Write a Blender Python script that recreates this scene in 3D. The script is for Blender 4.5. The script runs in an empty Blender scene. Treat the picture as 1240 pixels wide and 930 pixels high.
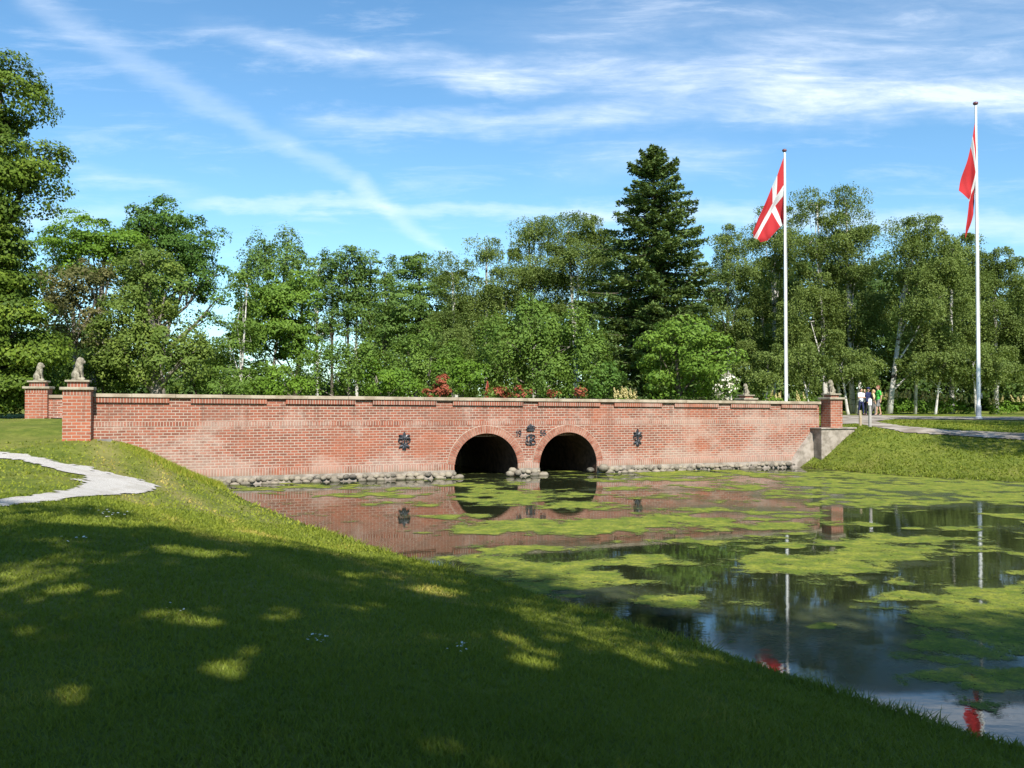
import bpy, bmesh, math, random
import numpy as np
from mathutils import Vector, Matrix

R = math.radians
rng = np.random.default_rng(7)
random.seed(7)
scene = bpy.context.scene
COL = scene.collection

# ------------------------------------------------------------------ camera
F = 1137.0            # focal length in photo pixels (photo 1240 x 930)
EYE = 2.25            # eye height above the water
HOR = 488.0           # horizon row
PITCH = math.atan((HOR - 465.0) / F)
cam_d = bpy.data.cameras.new('camera')
cam = bpy.data.objects.new('camera', cam_d)
COL.objects.link(cam)
cam.location = (0, 0, EYE)
cam.rotation_euler = (math.pi / 2 + PITCH, 0, 0)
cam_d.sensor_width = 36.0
cam_d.lens = 36.0 * F / 1240.0
cam_d.clip_start = 0.1
cam_d.clip_end = 6000
scene.camera = cam

SY, CY = math.sin(PITCH), math.cos(PITCH)

def ray(px, py):
    a = (px - 620.0) / F
    b = (465.0 - py) / F
    d = np.array([a, CY - b * SY, SY + b * CY])
    return d / d[1]

def at(px, py, Y):
    d = ray(px, py)
    return np.array([d[0] * Y, Y, EYE + d[2] * Y])

def on_water(px, py):
    d = ray(px, py)
    Y = -EYE / d[2]
    return d[0] * Y, Y

def project(x, y, z):
    dz = z - EYE
    depth = y * CY + dz * SY
    up = -y * SY + dz * CY
    return 620 + F * x / depth, 465 - F * up / depth

# ------------------------------------------------------------------ small helpers
def link(o, parent=None):
    COL.objects.link(o)
    if parent is not None:
        o.parent = parent
    return o

def tag(o, label=None, cat=None, group=None, kind=None):
    if label: o['label'] = label
    if cat: o['category'] = cat
    if group: o['group'] = group
    if kind: o['kind'] = kind
    return o

def empty(name, loc=(0, 0, 0), rz=0.0):
    o = bpy.data.objects.new(name, None)
    o.location = loc
    o.rotation_euler = (0, 0, rz)
    o.empty_display_size = 0.3
    return link(o)

def mesh_np(name, V, faces, mat, parent=None, attrs=None, smooth=False, loc=None):
    """faces: (n,4) or (n,3) int array, or list of lists"""
    me = bpy.data.meshes.new(name)
    V = np.asarray(V, dtype=np.float32)
    if isinstance(faces, np.ndarray):
        n, k = faces.shape
        me.vertices.add(len(V))
        me.vertices.foreach_set('co', V.ravel())
        me.loops.add(n * k)
        me.loops.foreach_set('vertex_index', faces.astype(np.int32).ravel())
        me.polygons.add(n)
        me.polygons.foreach_set('loop_start', np.arange(0, n * k, k, dtype=np.int32))
        me.update(calc_edges=True)
    else:
        me.from_pydata([tuple(v) for v in V], [], faces)
        me.update()
    if attrs:
        for an, (dom, arr) in attrs.items():
            a = me.attributes.new(an, 'FLOAT', dom)
            a.data.foreach_set('value', np.asarray(arr, dtype=np.float32))
    if smooth:
        me.polygons.foreach_set('use_smooth', np.ones(len(me.polygons), dtype=bool))
    me.materials.append(mat)
    o = bpy.data.objects.new(name, me)
    if loc is not None:
        o.location = loc
    return link(o, parent)

class MB:
    """collects simple shapes into one mesh"""
    def __init__(s):
        s.V = []; s.Fc = []
    def add(s, V, Fc):
        b = len(s.V)
        s.V.extend([tuple(v) for v in V])
        s.Fc.extend([[i + b for i in f] for f in Fc])
    def box(s, x0, x1, y0, y1, z0, z1, dz=0.0, bev=0.0):
        """dz: rise of the top/bottom at x1 against x0 (slope)"""
        V = [(x0, y0, z0), (x1, y0, z0 + dz), (x1, y1, z0 + dz), (x0, y1, z0),
             (x0, y0, z1), (x1, y0, z1 + dz), (x1, y1, z1 + dz), (x0, y1, z1)]
        s.add(V, [[3, 2, 1, 0], [4, 5, 6, 7], [0, 1, 5, 4], [1, 2, 6, 5], [2, 3, 7, 6], [3, 0, 4, 7]])
    def tube(s, pts, rad, sides=6, cap=True):
        pts = [np.array(p, float) for p in pts]
        n = len(pts)
        if not hasattr(rad, '__len__'):
            rad = [rad] * n
        b = len(s.V)
        prev = None
        for i in range(n):
            t = pts[min(i + 1, n - 1)] - pts[max(i - 1, 0)]
            t = t / (np.linalg.norm(t) + 1e-9)
            if prev is None:
                a = np.array([1.0, 0, 0]) if abs(t[0]) < 0.8 else np.array([0, 1.0, 0])
            else:
                a = prev
            e1 = a - t * a.dot(t); e1 /= (np.linalg.norm(e1) + 1e-9)
            e2 = np.cross(t, e1)
            prev = e1
            for k in range(sides):
                an = 2 * math.pi * k / sides
                s.V.append(tuple(pts[i] + rad[i] * (math.cos(an) * e1 + math.sin(an) * e2)))
        for i in range(n - 1):
            for k in range(sides):
                k2 = (k + 1) % sides
                s.Fc.append([b + i * sides + k, b + i * sides + k2, b + (i + 1) * sides + k2, b + (i + 1) * sides + k])
        if cap:
            s.Fc.append([b + k for k in range(sides)][::-1])
            s.Fc.append([b + (n - 1) * sides + k for k in range(sides)])
    def lathe(s, prof, cx=0, cy=0, sides=16):
        b = len(s.V)
        for r, z in prof:
            for k in range(sides):
                an = 2 * math.pi * k / sides
                s.V.append((cx + r * math.cos(an), cy + r * math.sin(an), z))
        for i in range(len(prof) - 1):
            for k in range(sides):
                k2 = (k + 1) % sides
                s.Fc.append([b + i * sides + k, b + i * sides + k2, b + (i + 1) * sides + k2, b + (i + 1) * sides + k])
        s.Fc.append([b + k for k in range(sides)][::-1])
        s.Fc.append([b + (len(prof) - 1) * sides + k for k in range(sides)])
    def ball(s, c, r, seg=10, ring=7, jit=0.0):
        if not hasattr(r, '__len__'): r = (r, r, r)
        V = [(c[0], c[1], c[2] - r[2])]; Fc = []
        for i in range(1, ring):
            ph = -math.pi / 2 + math.pi * i / ring
            for k in range(seg):
                th = 2 * math.pi * k / seg
                q = 1 + jit * (random.random() - 0.5)
                V.append((c[0] + r[0] * q * math.cos(ph) * math.cos(th), c[1] + r[1] * q * math.cos(ph) * math.sin(th), c[2] + r[2] * q * math.sin(ph)))
        V.append((c[0], c[1], c[2] + r[2]))
        for k in range(seg):
            k2 = (k + 1) % seg
            Fc.append([0, 1 + k2, 1 + k])
            Fc.append([len(V) - 1, 1 + (ring - 2) * seg + k, 1 + (ring - 2) * seg + k2])
            for i in range(ring - 2):
                Fc.append([1 + i * seg + k, 1 + i * seg + k2, 1 + (i + 1) * seg + k2, 1 + (i + 1) * seg + k])
        s.add(V, Fc)
    def cap2(s, p0, r0, p1, r1, n=None):
        p0 = np.array(p0, float); p1 = np.array(p1, float)
        L = np.linalg.norm(p1 - p0)
        n = n or max(2, int(L / (0.45 * min(r0, r1))) + 1)
        for i in range(n + 1):
            t = i / n
            s.ball(p0 * (1 - t) + p1 * t, r0 * (1 - t) + r1 * t, 8, 6)
    def build(s, name, mat, parent=None, smooth=False, bevel=0.0, remesh=0.0, loc=None):
        o = mesh_np(name, s.V, s.Fc, mat, parent, smooth=smooth, loc=loc)
        if bevel or remesh:
            if remesh:
                m = o.modifiers.new('r', 'REMESH'); m.mode = 'VOXEL'; m.voxel_size = remesh; m.use_smooth_shade = True
                m2 = o.modifiers.new('s', 'SMOOTH'); m2.factor = 0.5; m2.iterations = 2
            if bevel:
                m = o.modifiers.new('b', 'BEVEL'); m.width = bevel; m.segments = 2
            dg = bpy.context.evaluated_depsgraph_get()
            dg.update()
            me = bpy.data.meshes.new_from_object(o.evaluated_get(dg))
            me.name = name
            o.modifiers.clear()
            o.data = me
            if not me.materials: me.materials.append(mat)
        return o

def copy_tree(o, parent=None):
    c = o.copy()
    COL.objects.link(c)
    if parent is not None:
        c.parent = parent
    for ch in list(o.children):
        copy_tree(ch, c)
    return c

# ------------------------------------------------------------------ node helper
class NT:
    def __init__(s, tree):
        s.t = tree; s.t.nodes.clear()
    def n(s, typ, **kw):
        nd = s.t.nodes.new(typ)
        for k, v in kw.items():
            setattr(nd, k, v)
        return nd
    def put(s, sock, v):
        if isinstance(v, bpy.types.NodeSocket):
            s.t.links.new(v, sock)
        elif hasattr(v, '__len__') and len(v) == 3 and sock.type == 'RGBA':
            sock.default_value = (*v, 1)
        else:
            sock.default_value = v
    def m(s, op, a, b=None, c=None, clamp=False):
        nd = s.n('ShaderNodeMath', operation=op); nd.use_clamp = clamp
        s.put(nd.inputs[0], a)
        if b is not None: s.put(nd.inputs[1], b)
        if c is not None: s.put(nd.inputs[2], c)
        return nd.outputs[0]
    def ss(s, v, lo, hi):
        nd = s.n('ShaderNodeMapRange', interpolation_type='SMOOTHSTEP')
        s.put(nd.inputs['Value'], v); s.put(nd.inputs['From Min'], lo); s.put(nd.inputs['From Max'], hi)
        return nd.outputs[0]
    def mix(s, f, a, b, bt='MIX'):
        nd = s.n('ShaderNodeMix', data_type='RGBA', blend_type=bt)
        s.put(nd.inputs[0], f); s.put(nd.inputs[6], a); s.put(nd.inputs[7], b)
        return nd.outputs[2]
    def noise(s, vec, scale, detail=4, rough=0.55, dist=0.0):
        nd = s.n('ShaderNodeTexNoise')
        if vec is not None: s.put(nd.inputs['Vector'], vec)
        nd.inputs['Scale'].default_value = scale; nd.inputs['Detail'].default_value = detail
        nd.inputs['Roughness'].default_value = rough; nd.inputs['Distortion'].default_value = dist
        return nd.outputs[0]
    def mapping(s, vec, loc=(0, 0, 0), rot=(0, 0, 0), scale=(1, 1, 1)):
        nd = s.n('ShaderNodeMapping')
        s.put(nd.inputs[0], vec)
        nd.inputs[1].default_value = loc; nd.inputs[2].default_value = rot; nd.inputs[3].default_value = scale
        return nd.outputs[0]
    def sep(s, v):
        nd = s.n('ShaderNodeSeparateXYZ'); s.put(nd.inputs[0], v); return nd.outputs
    def comb(s, x, y, z):
        nd = s.n('ShaderNodeCombineXYZ')
        for i, v in enumerate((x, y, z)): s.put(nd.inputs[i], v)
        return nd.outputs[0]
    def obj(s): return s.n('ShaderNodeTexCoord').outputs['Object']
    def pos(s): return s.n('ShaderNodeNewGeometry').outputs['Position']
    def attr(s, name):
        nd = s.n('ShaderNodeAttribute'); nd.attribute_name = name; return nd.outputs['Fac']
    def bump(s, h, strength=0.3, dist=0.02):
        nd = s.n('ShaderNodeBump'); s.put(nd.inputs['Height'], h)
        nd.inputs['Strength'].default_value = strength; nd.inputs['Distance'].default_value = dist
        return nd.outputs[0]
    def out(s, sh):
        o = s.n('ShaderNodeOutputMaterial'); s.t.links.new(sh, o.inputs['Surface'])
    def bsdf(s, color, rough=0.8, spec=0.3, normal=None, metallic=0.0, alpha=None):
        nd = s.n('ShaderNodeBsdfPrincipled')
        s.put(nd.inputs['Base Color'], color); s.put(nd.inputs['Roughness'], rough)
        nd.inputs['Specular IOR Level'].default_value = spec
        nd.inputs['Metallic'].default_value = metallic
        if normal is not None: s.put(nd.inputs['Normal'], normal)
        if alpha is not None: s.put(nd.inputs['Alpha'], alpha)
        return nd.outputs[0]

def newmat(name):
    m = bpy.data.materials.new(name); m.use_nodes = True
    return m, NT(m.node_tree)

def simple_mat(name, c1, c2, scale=6.0, rough=0.8, spec=0.25, bump=0.0, bscale=40, metallic=0.0):
    m, t = newmat(name)
    o = t.obj()
    f = t.ss(t.noise(o, scale, 5, 0.6), 0.35, 0.65)
    nrm = t.bump(t.noise(o, bscale, 4), bump, 0.02) if bump else None
    t.out(t.bsdf(t.mix(f, c1, c2), rough, spec, nrm, metallic))
    return m

# brick: local x along the wall (y on side faces), z up
def brick_mat(name, bw=0.205, bh=0.0765, soldier=False, stain=1.0, whitelow=True, c1=(0.285, 0.078, 0.044), c2=(0.13, 0.040, 0.027), dark=0.0):
    m, t = newmat(name)
    tc = t.n('ShaderNodeTexCoord')
    x, y, z = t.sep(tc.outputs['Object'])
    nx, ny, nz = t.sep(tc.outputs['Normal'])
    side = t.m('GREATER_THAN', t.m('ABSOLUTE', nx), 0.7)
    h = t.m('ADD', t.m('MULTIPLY', x, t.m('SUBTRACT', 1.0, side)), t.m('MULTIPLY', y, side))
    # vertical wander of the courses
    wob = t.m('MULTIPLY', t.m('SUBTRACT', t.noise(tc.outputs['Object'], 0.9, 2), 0.5), 0.03)
    z2 = t.m('ADD', z, wob)
    vec = t.comb(h, z2, 0.0)
    bt = t.n('ShaderNodeTexBrick')
    bt.offset = 0.5; bt.squash = 1.0
    if soldier:
        bt.offset = 0.0; bt.squash = 1.0
        bw, bh = bh, 3.0
    t.put(bt.inputs['Vector'], vec)
    bt.inputs['Scale'].default_value = 1.0
    bt.inputs['Brick Width'].default_value = bw
    bt.inputs['Row Height'].default_value = bh
    bt.inputs['Mortar Size'].default_value = 0.0105
    bt.inputs['Mortar Smooth'].default_value = 0.25
    bt.inputs['Bias'].default_value = -0.1
    bt.inputs['Color1'].default_value = (*c1, 1); bt.inputs['Color2'].default_value = (*c2, 1)
    mort = t.mix(t.noise(tc.outputs['Object'], 3.0, 3), (0.30, 0.25, 0.195), (0.50, 0.43, 0.35))
    t.put(bt.inputs['Mortar'], mort)
    col = bt.outputs['Color']
    fine = t.noise(vec, 28.0, 4, 0.7)
    col = t.mix(t.m('MULTIPLY', fine, 0.30), col, (0.40, 0.22, 0.15))
    ob = tc.outputs['Object']
    # lighter orange and darker brown zones
    col = t.mix(t.m('MULTIPLY', t.ss(t.noise(ob, 0.55, 3), 0.5, 0.7), 0.45), col, (0.36, 0.115, 0.058))
    col = t.mix(t.m('MULTIPLY', t.ss(t.noise(t.mapping(ob, (7, 3, 1)), 0.8, 4), 0.52, 0.72), 0.35), col, (0.20, 0.10, 0.07))
    # lime bloom
    bl = t.noise(t.mapping(ob, (2.3, 0, 5), scale=(0.55, 1, 0.9)), 1.1, 6, 0.68)
    thr = 0.515
    if whitelow:
        low = t.m('MULTIPLY', t.ss(z, 0.95, 0.30), 0.17)
        right = t.m('MULTIPLY', t.ss(x, 11.0, 18.5), 0.10)
        band = t.m('MULTIPLY', t.m('MULTIPLY', t.ss(z, 1.45, 1.58), t.ss(z, 1.82, 1.70)), 0.10)
        lft = t.m('MULTIPLY', t.ss(x, 1.0, -1.5), t.m('MULTIPLY', t.ss(z, 1.6, 1.2), 0.12))
        bl = t.m('ADD', t.m('ADD', bl, low), t.m('ADD', t.m('ADD', right, band), lft))
    bl = t.m('ADD', bl, t.m('MULTIPLY', t.m('SUBTRACT', t.noise(ob, 5.0, 5, .75), 0.5), 0.34))
    bloom = t.m('MULTIPLY', t.ss(bl, thr, thr + 0.2), 0.40 * stain)
    bloom = t.m('MULTIPLY', bloom, t.m('ADD', 0.55, t.m('MULTIPLY', fine, 0.8)), clamp=True)
    col = t.mix(bloom, col, (0.48, 0.39, 0.32))
    # rain streaks below the coping and rising damp
    stv = t.noise(t.mapping(ob, scale=(3.2, 1, 0.22)), 1.6, 5, .7)
    stm = t.m('MULTIPLY', t.ss(stv, .50, .68), t.m('ADD', .12, t.m('MULTIPLY', t.ss(z, 1.5, 2.3), .38)))
    col = t.mix(stm, col, (0.085, 0.060, 0.045))
    # moss/damp close to the water
    if whitelow:
        wet = t.m('MULTIPLY', t.ss(t.m('ADD', z, t.m('MULTIPLY', t.noise(ob, 2.0, 4), 0.25)), 0.50, 0.20), 0.75)
        col = t.mix(wet, col, (0.12, 0.10, 0.05))
    hgt = t.m('SUBTRACT', t.m('MULTIPLY', fine, 0.35), bt.outputs['Fac'])
    t.out(t.bsdf(col, 0.9, 0.15, t.bump(hgt, 0.6, 0.012)))
    return m

M = {}
M['brick'] = brick_mat('weathered_red_brick')
M['soldier'] = brick_mat('upright_brick_course', soldier=True)
M['pbrick'] = brick_mat('pillar_brick', whitelow=False, stain=0.55, bw=0.22, bh=0.084, c1=(0.38, 0.095, 0.042), c2=(0.22, 0.05, 0.026))
M['psoldier'] = brick_mat('pillar_upright_brick', whitelow=False, stain=0.6, soldier=True)
M['vbrick'] = simple_mat('arch_ring_brick', (0.235, 0.078, 0.048), (0.36, 0.185, 0.13), 5.0, 0.9, 0.15, 0.4, 40)
M['mortar'] = simple_mat('lime_mortar', (0.36, 0.30, 0.23), (0.48, 0.41, 0.33), 6.0, 0.95, 0.1, 0.3, 60)
M['barrel'] = simple_mat('shaded_vault_brick', (0.07, 0.042, 0.03), (0.15, 0.085, 0.06), 5.0, 0.9, 0.15, 0.5, 18)  # shade inside the arches is put into this darker brick colour
M['coping'] = simple_mat('sandstone_coping', (0.27, 0.215, 0.15), (0.40, 0.335, 0.25), 3.0, 0.9, 0.2, 0.35, 30)
M['capstone'] = simple_mat('lichen_capstone', (0.26, 0.22, 0.16), (0.36, 0.32, 0.235), 6.0, 0.9, 0.2, 0.35, 40)
M['statue'] = simple_mat('weathered_sandstone', (0.15, 0.13, 0.095), (0.33, 0.295, 0.22), 7.0, 0.92, 0.15, 0.5, 30)
M['concrete'] = simple_mat('old_render', (0.20, 0.17, 0.135), (0.36, 0.31, 0.26), 3.5, 0.92, 0.15, 0.5, 25)
M['greyblock'] = simple_mat('grey_block', (0.13, 0.12, 0.11), (0.2, 0.19, 0.17), 5.0, 0.9, 0.15, 0.3, 30)
M['iron'] = simple_mat('black_wrought_iron', (0.018, 0.019, 0.023), (0.05, 0.055, 0.065), 9.0, 0.42, 0.5)
M['stone'] = None
M['white_paint'] = simple_mat('white_pole_paint', (0.74, 0.74, 0.72), (0.82, 0.82, 0.80), 1.5, 0.35, 0.5)
M['pole_grey'] = simple_mat('pole_socket_grey', (0.30, 0.32, 0.34), (0.4, 0.42, 0.44), 4, 0.5, 0.4)
M['dark_knob'] = simple_mat('dark_finial', (0.10, 0.03, 0.04), (0.16, 0.06, 0.07), 4, 0.4, 0.5)
M['wood_post'] = simple_mat('weathered_wood_post', (0.33, 0.25, 0.15), (0.42, 0.34, 0.23), 14, 0.85, 0.2, 0.4, 40)
M['grey_post'] = simple_mat('grey_wood_post', (0.30, 0.28, 0.26), (0.40, 0.37, 0.33), 14, 0.85, 0.2, 0.4, 40)
M['sign_white'] = simple_mat('notice_white', (0.7, 0.7, 0.68), (0.78, 0.78, 0.76), 4, 0.6, 0.3)
M['skin'] = simple_mat('skin', (0.50, 0.29, 0.20), (0.55, 0.33, 0.23), 8, 0.6, 0.3)
M['hair_dark'] = simple_mat('dark_hair', (0.025, 0.016, 0.01), (0.04, 0.025, 0.015), 20, 0.5, 0.4)
M['hair_red'] = simple_mat('reddish_hair', (0.16, 0.05, 0.03), (0.22, 0.08, 0.05), 20, 0.5, 0.4)
M['hair_fair'] = simple_mat('fair_hair', (0.42, 0.28, 0.12), (0.5, 0.35, 0.17), 20, 0.5, 0.4)
M['cloth_white'] = simple_mat('white_cotton', (0.72, 0.71, 0.70), (0.8, 0.79, 0.77), 5, 0.9, 0.1)
M['cloth_navy'] = simple_mat('navy_cloth', (0.02, 0.025, 0.07), (0.035, 0.04, 0.10), 5, 0.9, 0.1)
M['cloth_green'] = simple_mat('green_tshirt', (0.07, 0.42, 0.06), (0.10, 0.48, 0.08), 5, 0.9, 0.1)
M['cloth_grey'] = simple_mat('grey_shorts', (0.16, 0.15, 0.15), (0.22, 0.21, 0.2), 5, 0.9, 0.1)
M['cloth_black'] = simple_mat('black_cloth', (0.02, 0.02, 0.022), (0.035, 0.035, 0.04), 5, 0.9, 0.1)
M['cloth_pale'] = simple_mat('pale_yellow_top', (0.62, 0.55, 0.28), (0.68, 0.6, 0.34), 5, 0.9, 0.1)
M['red_timber'] = simple_mat('red_painted_timber', (0.42, 0.07, 0.05), (0.5, 0.11, 0.07), 3, 0.8, 0.2)
M['dark_roof'] = simple_mat('dark_roof_felt', (0.05, 0.045, 0.045), (0.08, 0.07, 0.07), 6, 0.85, 0.2)
M['daisy_white'] = simple_mat('daisy_petals', (0.78, 0.78, 0.76), (0.82, 0.82, 0.8), 9, 0.7, 0.2)

def stone_mat():
    m, t = newmat('fieldstone')
    oi = t.n('ShaderNodeObjectInfo').outputs['Random']
    o = t.obj()
    ps = t.pos()
    base = t.mix(oi, (0.09, 0.08, 0.065), (0.29, 0.245, 0.18))
    base = t.mix(t.m('MULTIPLY', t.ss(t.noise(ps, 9, 5), 0.45, 0.65), 0.5), base, (0.30, 0.27, 0.20))
    z = t.sep(ps)[2]
    wet = t.ss(t.m('ADD', z, t.m('MULTIPLY', t.noise(ps, 5, 3), 0.08)), 0.10, 0.04)
    base = t.mix(t.m('MULTIPLY', wet, 0.75), base, (0.06, 0.055, 0.03))
    t.out(t.bsdf(base, 0.8, 0.3, t.bump(t.noise(ps, 30, 5), 0.4, 0.02)))
    return m
M['stone'] = stone_mat()

def leaf_mat(name, a, b, c=None, transl=0.3, rough=0.5, spec=0.35):
    """a..b by the leaf's own tint; c: a few paler leaves"""
    m, t = newmat(name)
    f = t.attr('tint')
    col = t.mix(f, a, b)
    if c is not None:
        col = t.mix(t.ss(f, 0.8, 1.05), col, c)
    p = t.bsdf(col, rough, spec)
    tr = t.n('ShaderNodeBsdfTranslucent')
    hv = t.mix(0.55, col, (0.25, 0.32, 0.02), 'MIX')
    t.put(tr.inputs[0], hv)
    mx = t.n('ShaderNodeMixShader'); mx.inputs[0].default_value = transl
    t.t.links.new(p, mx.inputs[1]); t.t.links.new(tr.outputs[0], mx.inputs[2])
    t.out(mx.outputs[0])
    return m

def W_(c, k=1.4):
    return (min(c[0] * k * 1.22, .9), min(c[1] * k * 1.06, .9), min(c[2] * k * .92, .9))
_leaf = leaf_mat
def leaf_mat(name, a, b, c=None, transl=0.3, rough=0.6, spec=0.2, k=None):
    if k is None: k = 1.0 if ('bloss' in name or 'azalea' in name or 'plume' in name) else 1.62
    return _leaf(name, W_(a, k), W_(b, k), W_(c, k) if c else None, transl, rough, spec)
L = {
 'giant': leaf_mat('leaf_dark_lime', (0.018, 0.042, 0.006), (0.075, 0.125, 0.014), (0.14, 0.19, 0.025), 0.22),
 'bright': leaf_mat('leaf_bright_green', (0.035, 0.085, 0.010), (0.085, 0.165, 0.018), (0.12, 0.21, 0.03), 0.3),
 'maple': leaf_mat('leaf_maple_green', (0.042, 0.095, 0.014), (0.090, 0.165, 0.024), (0.12, 0.20, 0.035), 0.3),
 'oak': leaf_mat('leaf_oak_green', (0.022, 0.060, 0.012), (0.055, 0.115, 0.020), (0.08, 0.15, 0.03), 0.25),
 'yellow': leaf_mat('leaf_yellow_green', (0.038, 0.078, 0.016), (0.100, 0.150, 0.030), (0.15, 0.19, 0.045), 0.28),
 'brown': leaf_mat('leaf_olive_brown', (0.034, 0.045, 0.018), (0.080, 0.085, 0.032), (0.12, 0.10, 0.045), 0.25),
 'beech': leaf_mat('leaf_beech_green', (0.030, 0.070, 0.016), (0.075, 0.135, 0.030), (0.11, 0.17, 0.05), 0.28),
 'birch': leaf_mat('leaf_birch_green', (0.040, 0.070, 0.018), (0.100, 0.150, 0.040), (0.15, 0.20, 0.07), 0.3),
 'shrub': leaf_mat('leaf_shrub_green', (0.038, 0.080, 0.015), (0.085, 0.155, 0.028), (0.12, 0.20, 0.05), 0.3),
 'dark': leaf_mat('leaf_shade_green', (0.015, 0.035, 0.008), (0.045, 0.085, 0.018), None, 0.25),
 'conifer': leaf_mat('needle_green', (0.018, 0.042, 0.014), (0.062, 0.105, 0.030), (0.11, 0.155, 0.05), 0.15, 0.6),
 'azalea': leaf_mat('azalea_orange_red', (0.17, 0.045, 0.028), (0.33, 0.105, 0.065), (0.36, 0.16, 0.1), 0.25),
 'white': leaf_mat('white_blossom', (0.62, 0.63, 0.60), (0.8, 0.8, 0.78), None, 0.2),
 'plume': leaf_mat('cream_plumes', (0.42, 0.42, 0.20), (0.66, 0.64, 0.38), None, 0.25),
 'grass': leaf_mat('grass_blades', (0.050, 0.085, 0.010), (0.115, 0.150, 0.020), (0.19, 0.18, 0.045), 0.3),
 'tall': leaf_mat('bank_grass_blades', (0.075, 0.115, 0.012), (0.15, 0.185, 0.022), (0.24, 0.21, 0.06), 0.3),
}

def bark_mat(name, a, b, scale=6, patch=None):
    m, t = newmat(name)
    o = t.obj()
    f = t.noise(t.mapping(o, scale=(1, 1, 0.25)), scale, 5, 0.6)
    col = t.mix(t.ss(f, 0.35, 0.65), a, b)
    if patch is not None:
        g = t.noise(t.mapping(o, scale=(1, 1, 2.2)), 1.6, 4, 0.6)
        col = t.mix(t.ss(g, 0.56, 0.62), col, patch)
    t.out(t.bsdf(col, 0.9, 0.15, t.bump(f, 0.5, 0.03)))
    return m
BK = {'dark': bark_mat('bark_dark', (0.05, 0.04, 0.03), (0.12, 0.10, 0.075)),
      'grey': bark_mat('bark_grey', (0.14, 0.12, 0.10), (0.26, 0.23, 0.19)),
      'birch': bark_mat('bark_birch', (0.42, 0.39, 0.34), (0.62, 0.59, 0.54), 5, (0.06, 0.05, 0.045))}

# ------------------------------------------------------------------ bridge frame of reference
BO = np.array([-7.954, 25.84]); BU = np.array([0.928, 0.373]); BU = BU / np.linalg.norm(BU)
BV = np.array([-BU[1], BU[0]])
BANG = math.atan2(BU[1], BU[0])
def bw(s, v): return BO + BU * s + BV * v
def s_of_px(px):
    u = (px - 620) / F
    return -(BO[0] - u * BO[1]) / (BU[0] - u * BU[1])

# ------------------------------------------------------------------ terrain
def P(s, v): 
    q = bw(s, v); return (q[0], q[1])
POND = [P(-0.15, 0.25), P(-0.1, -0.5), (-6.2, 21.9), (-4.55, 18.8), (-3.15, 16.3), (-2.2, 14.7), (-1.42, 13.5), (-0.21, 11.9), (0.73, 10.36),
        (1.46, 9.24), (2.02, 8.3), (2.48, 7.5), (2.9, 6.8), (3.4, 6.1), (4.4, 4.4), (6, 1), (8, -4), (10, -14), (34, -14), (29, 5),
        (24.5, 14.5), (19, 22), (14.6, 26.5), (12.1, 28.6), (11.0, 30.6), (10.3, 32.2), P(19.5, -0.5), P(19.2, 0.25), P(12.3, 0.25), P(12.3, 9), P(16, 12), P(14, 17), P(5, 17), P(2, 12),
        P(6.0, 9), P(6.0, 0.25)]
PA = np.array(POND)

def pond_sd(x, y):
    """signed distance, >0 on land"""
    x = np.asarray(x, float); y = np.asarray(y, float)
    d2 = np.full(x.shape, 1e18); inside = np.zeros(x.shape, bool)
    n = len(PA)
    for i in range(n):
        a = PA[i]; b = PA[(i + 1) % n]
        e = b - a
        wx = x - a[0]; wy = y - a[1]
        t = np.clip((wx * e[0] + wy * e[1]) / (e @ e), 0, 1)
        dx = wx - t * e[0]; dy = wy - t * e[1]
        d2 = np.minimum(d2, dx * dx + dy * dy)
        c = ((a[1] > y) != (b[1] > y)) & (x < (b[0] - a[0]) * (y - a[1]) / (b[1] - a[1] + 1e-12) + a[0])
        inside ^= c
    d = np.sqrt(d2)
    return np.where(inside, -d, d)

CTRL = np.array([
    (0, 0, .66), (0, -12, .8), (-5, 6, .66), (3, -4, .62), (-8, 12, .76), (-6.4, 17, .74), (-11, 15, .84), (-16, 12, 1.0),
    (-10.5, 20, .92), (-13, 22.3, 1.05), (-18, 21, 1.15), (-9.2, 22.5, .88), (-11.3, 24.2, 1.33), (-13.5, 26.6, 1.62), (-18, 27, 1.72), (-14.5, 29.5, 1.76), (-24, 30, 1.9),
    (-12, 33, 1.6), (-30, 20, 1.4), (-40, 60, 1.8), (-20, 45, 1.7), (-10, 45, 1.5), (0, 48, 1.5), (0, 60, 1.5), (10, 45, 1.5),
    (14.3, 34.2, 1.33), (11.3, 33.8, 1.38), (17.5, 32, 1.15), (15, 30.5, .95), (20, 34, 1.3), (16, 40, 1.45), (20, 50, 1.48), (26, 58, 1.5), (26, 26, 1.2), (32, 15, 1.2), (30, 40, 1.5),
    (0, 90, 1.5), (-60, 90, 1.8), (60, 90, 1.6), (60, 20, 1.5), (-60, -20, 1.2), (40, -30, 1.2)])

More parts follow.
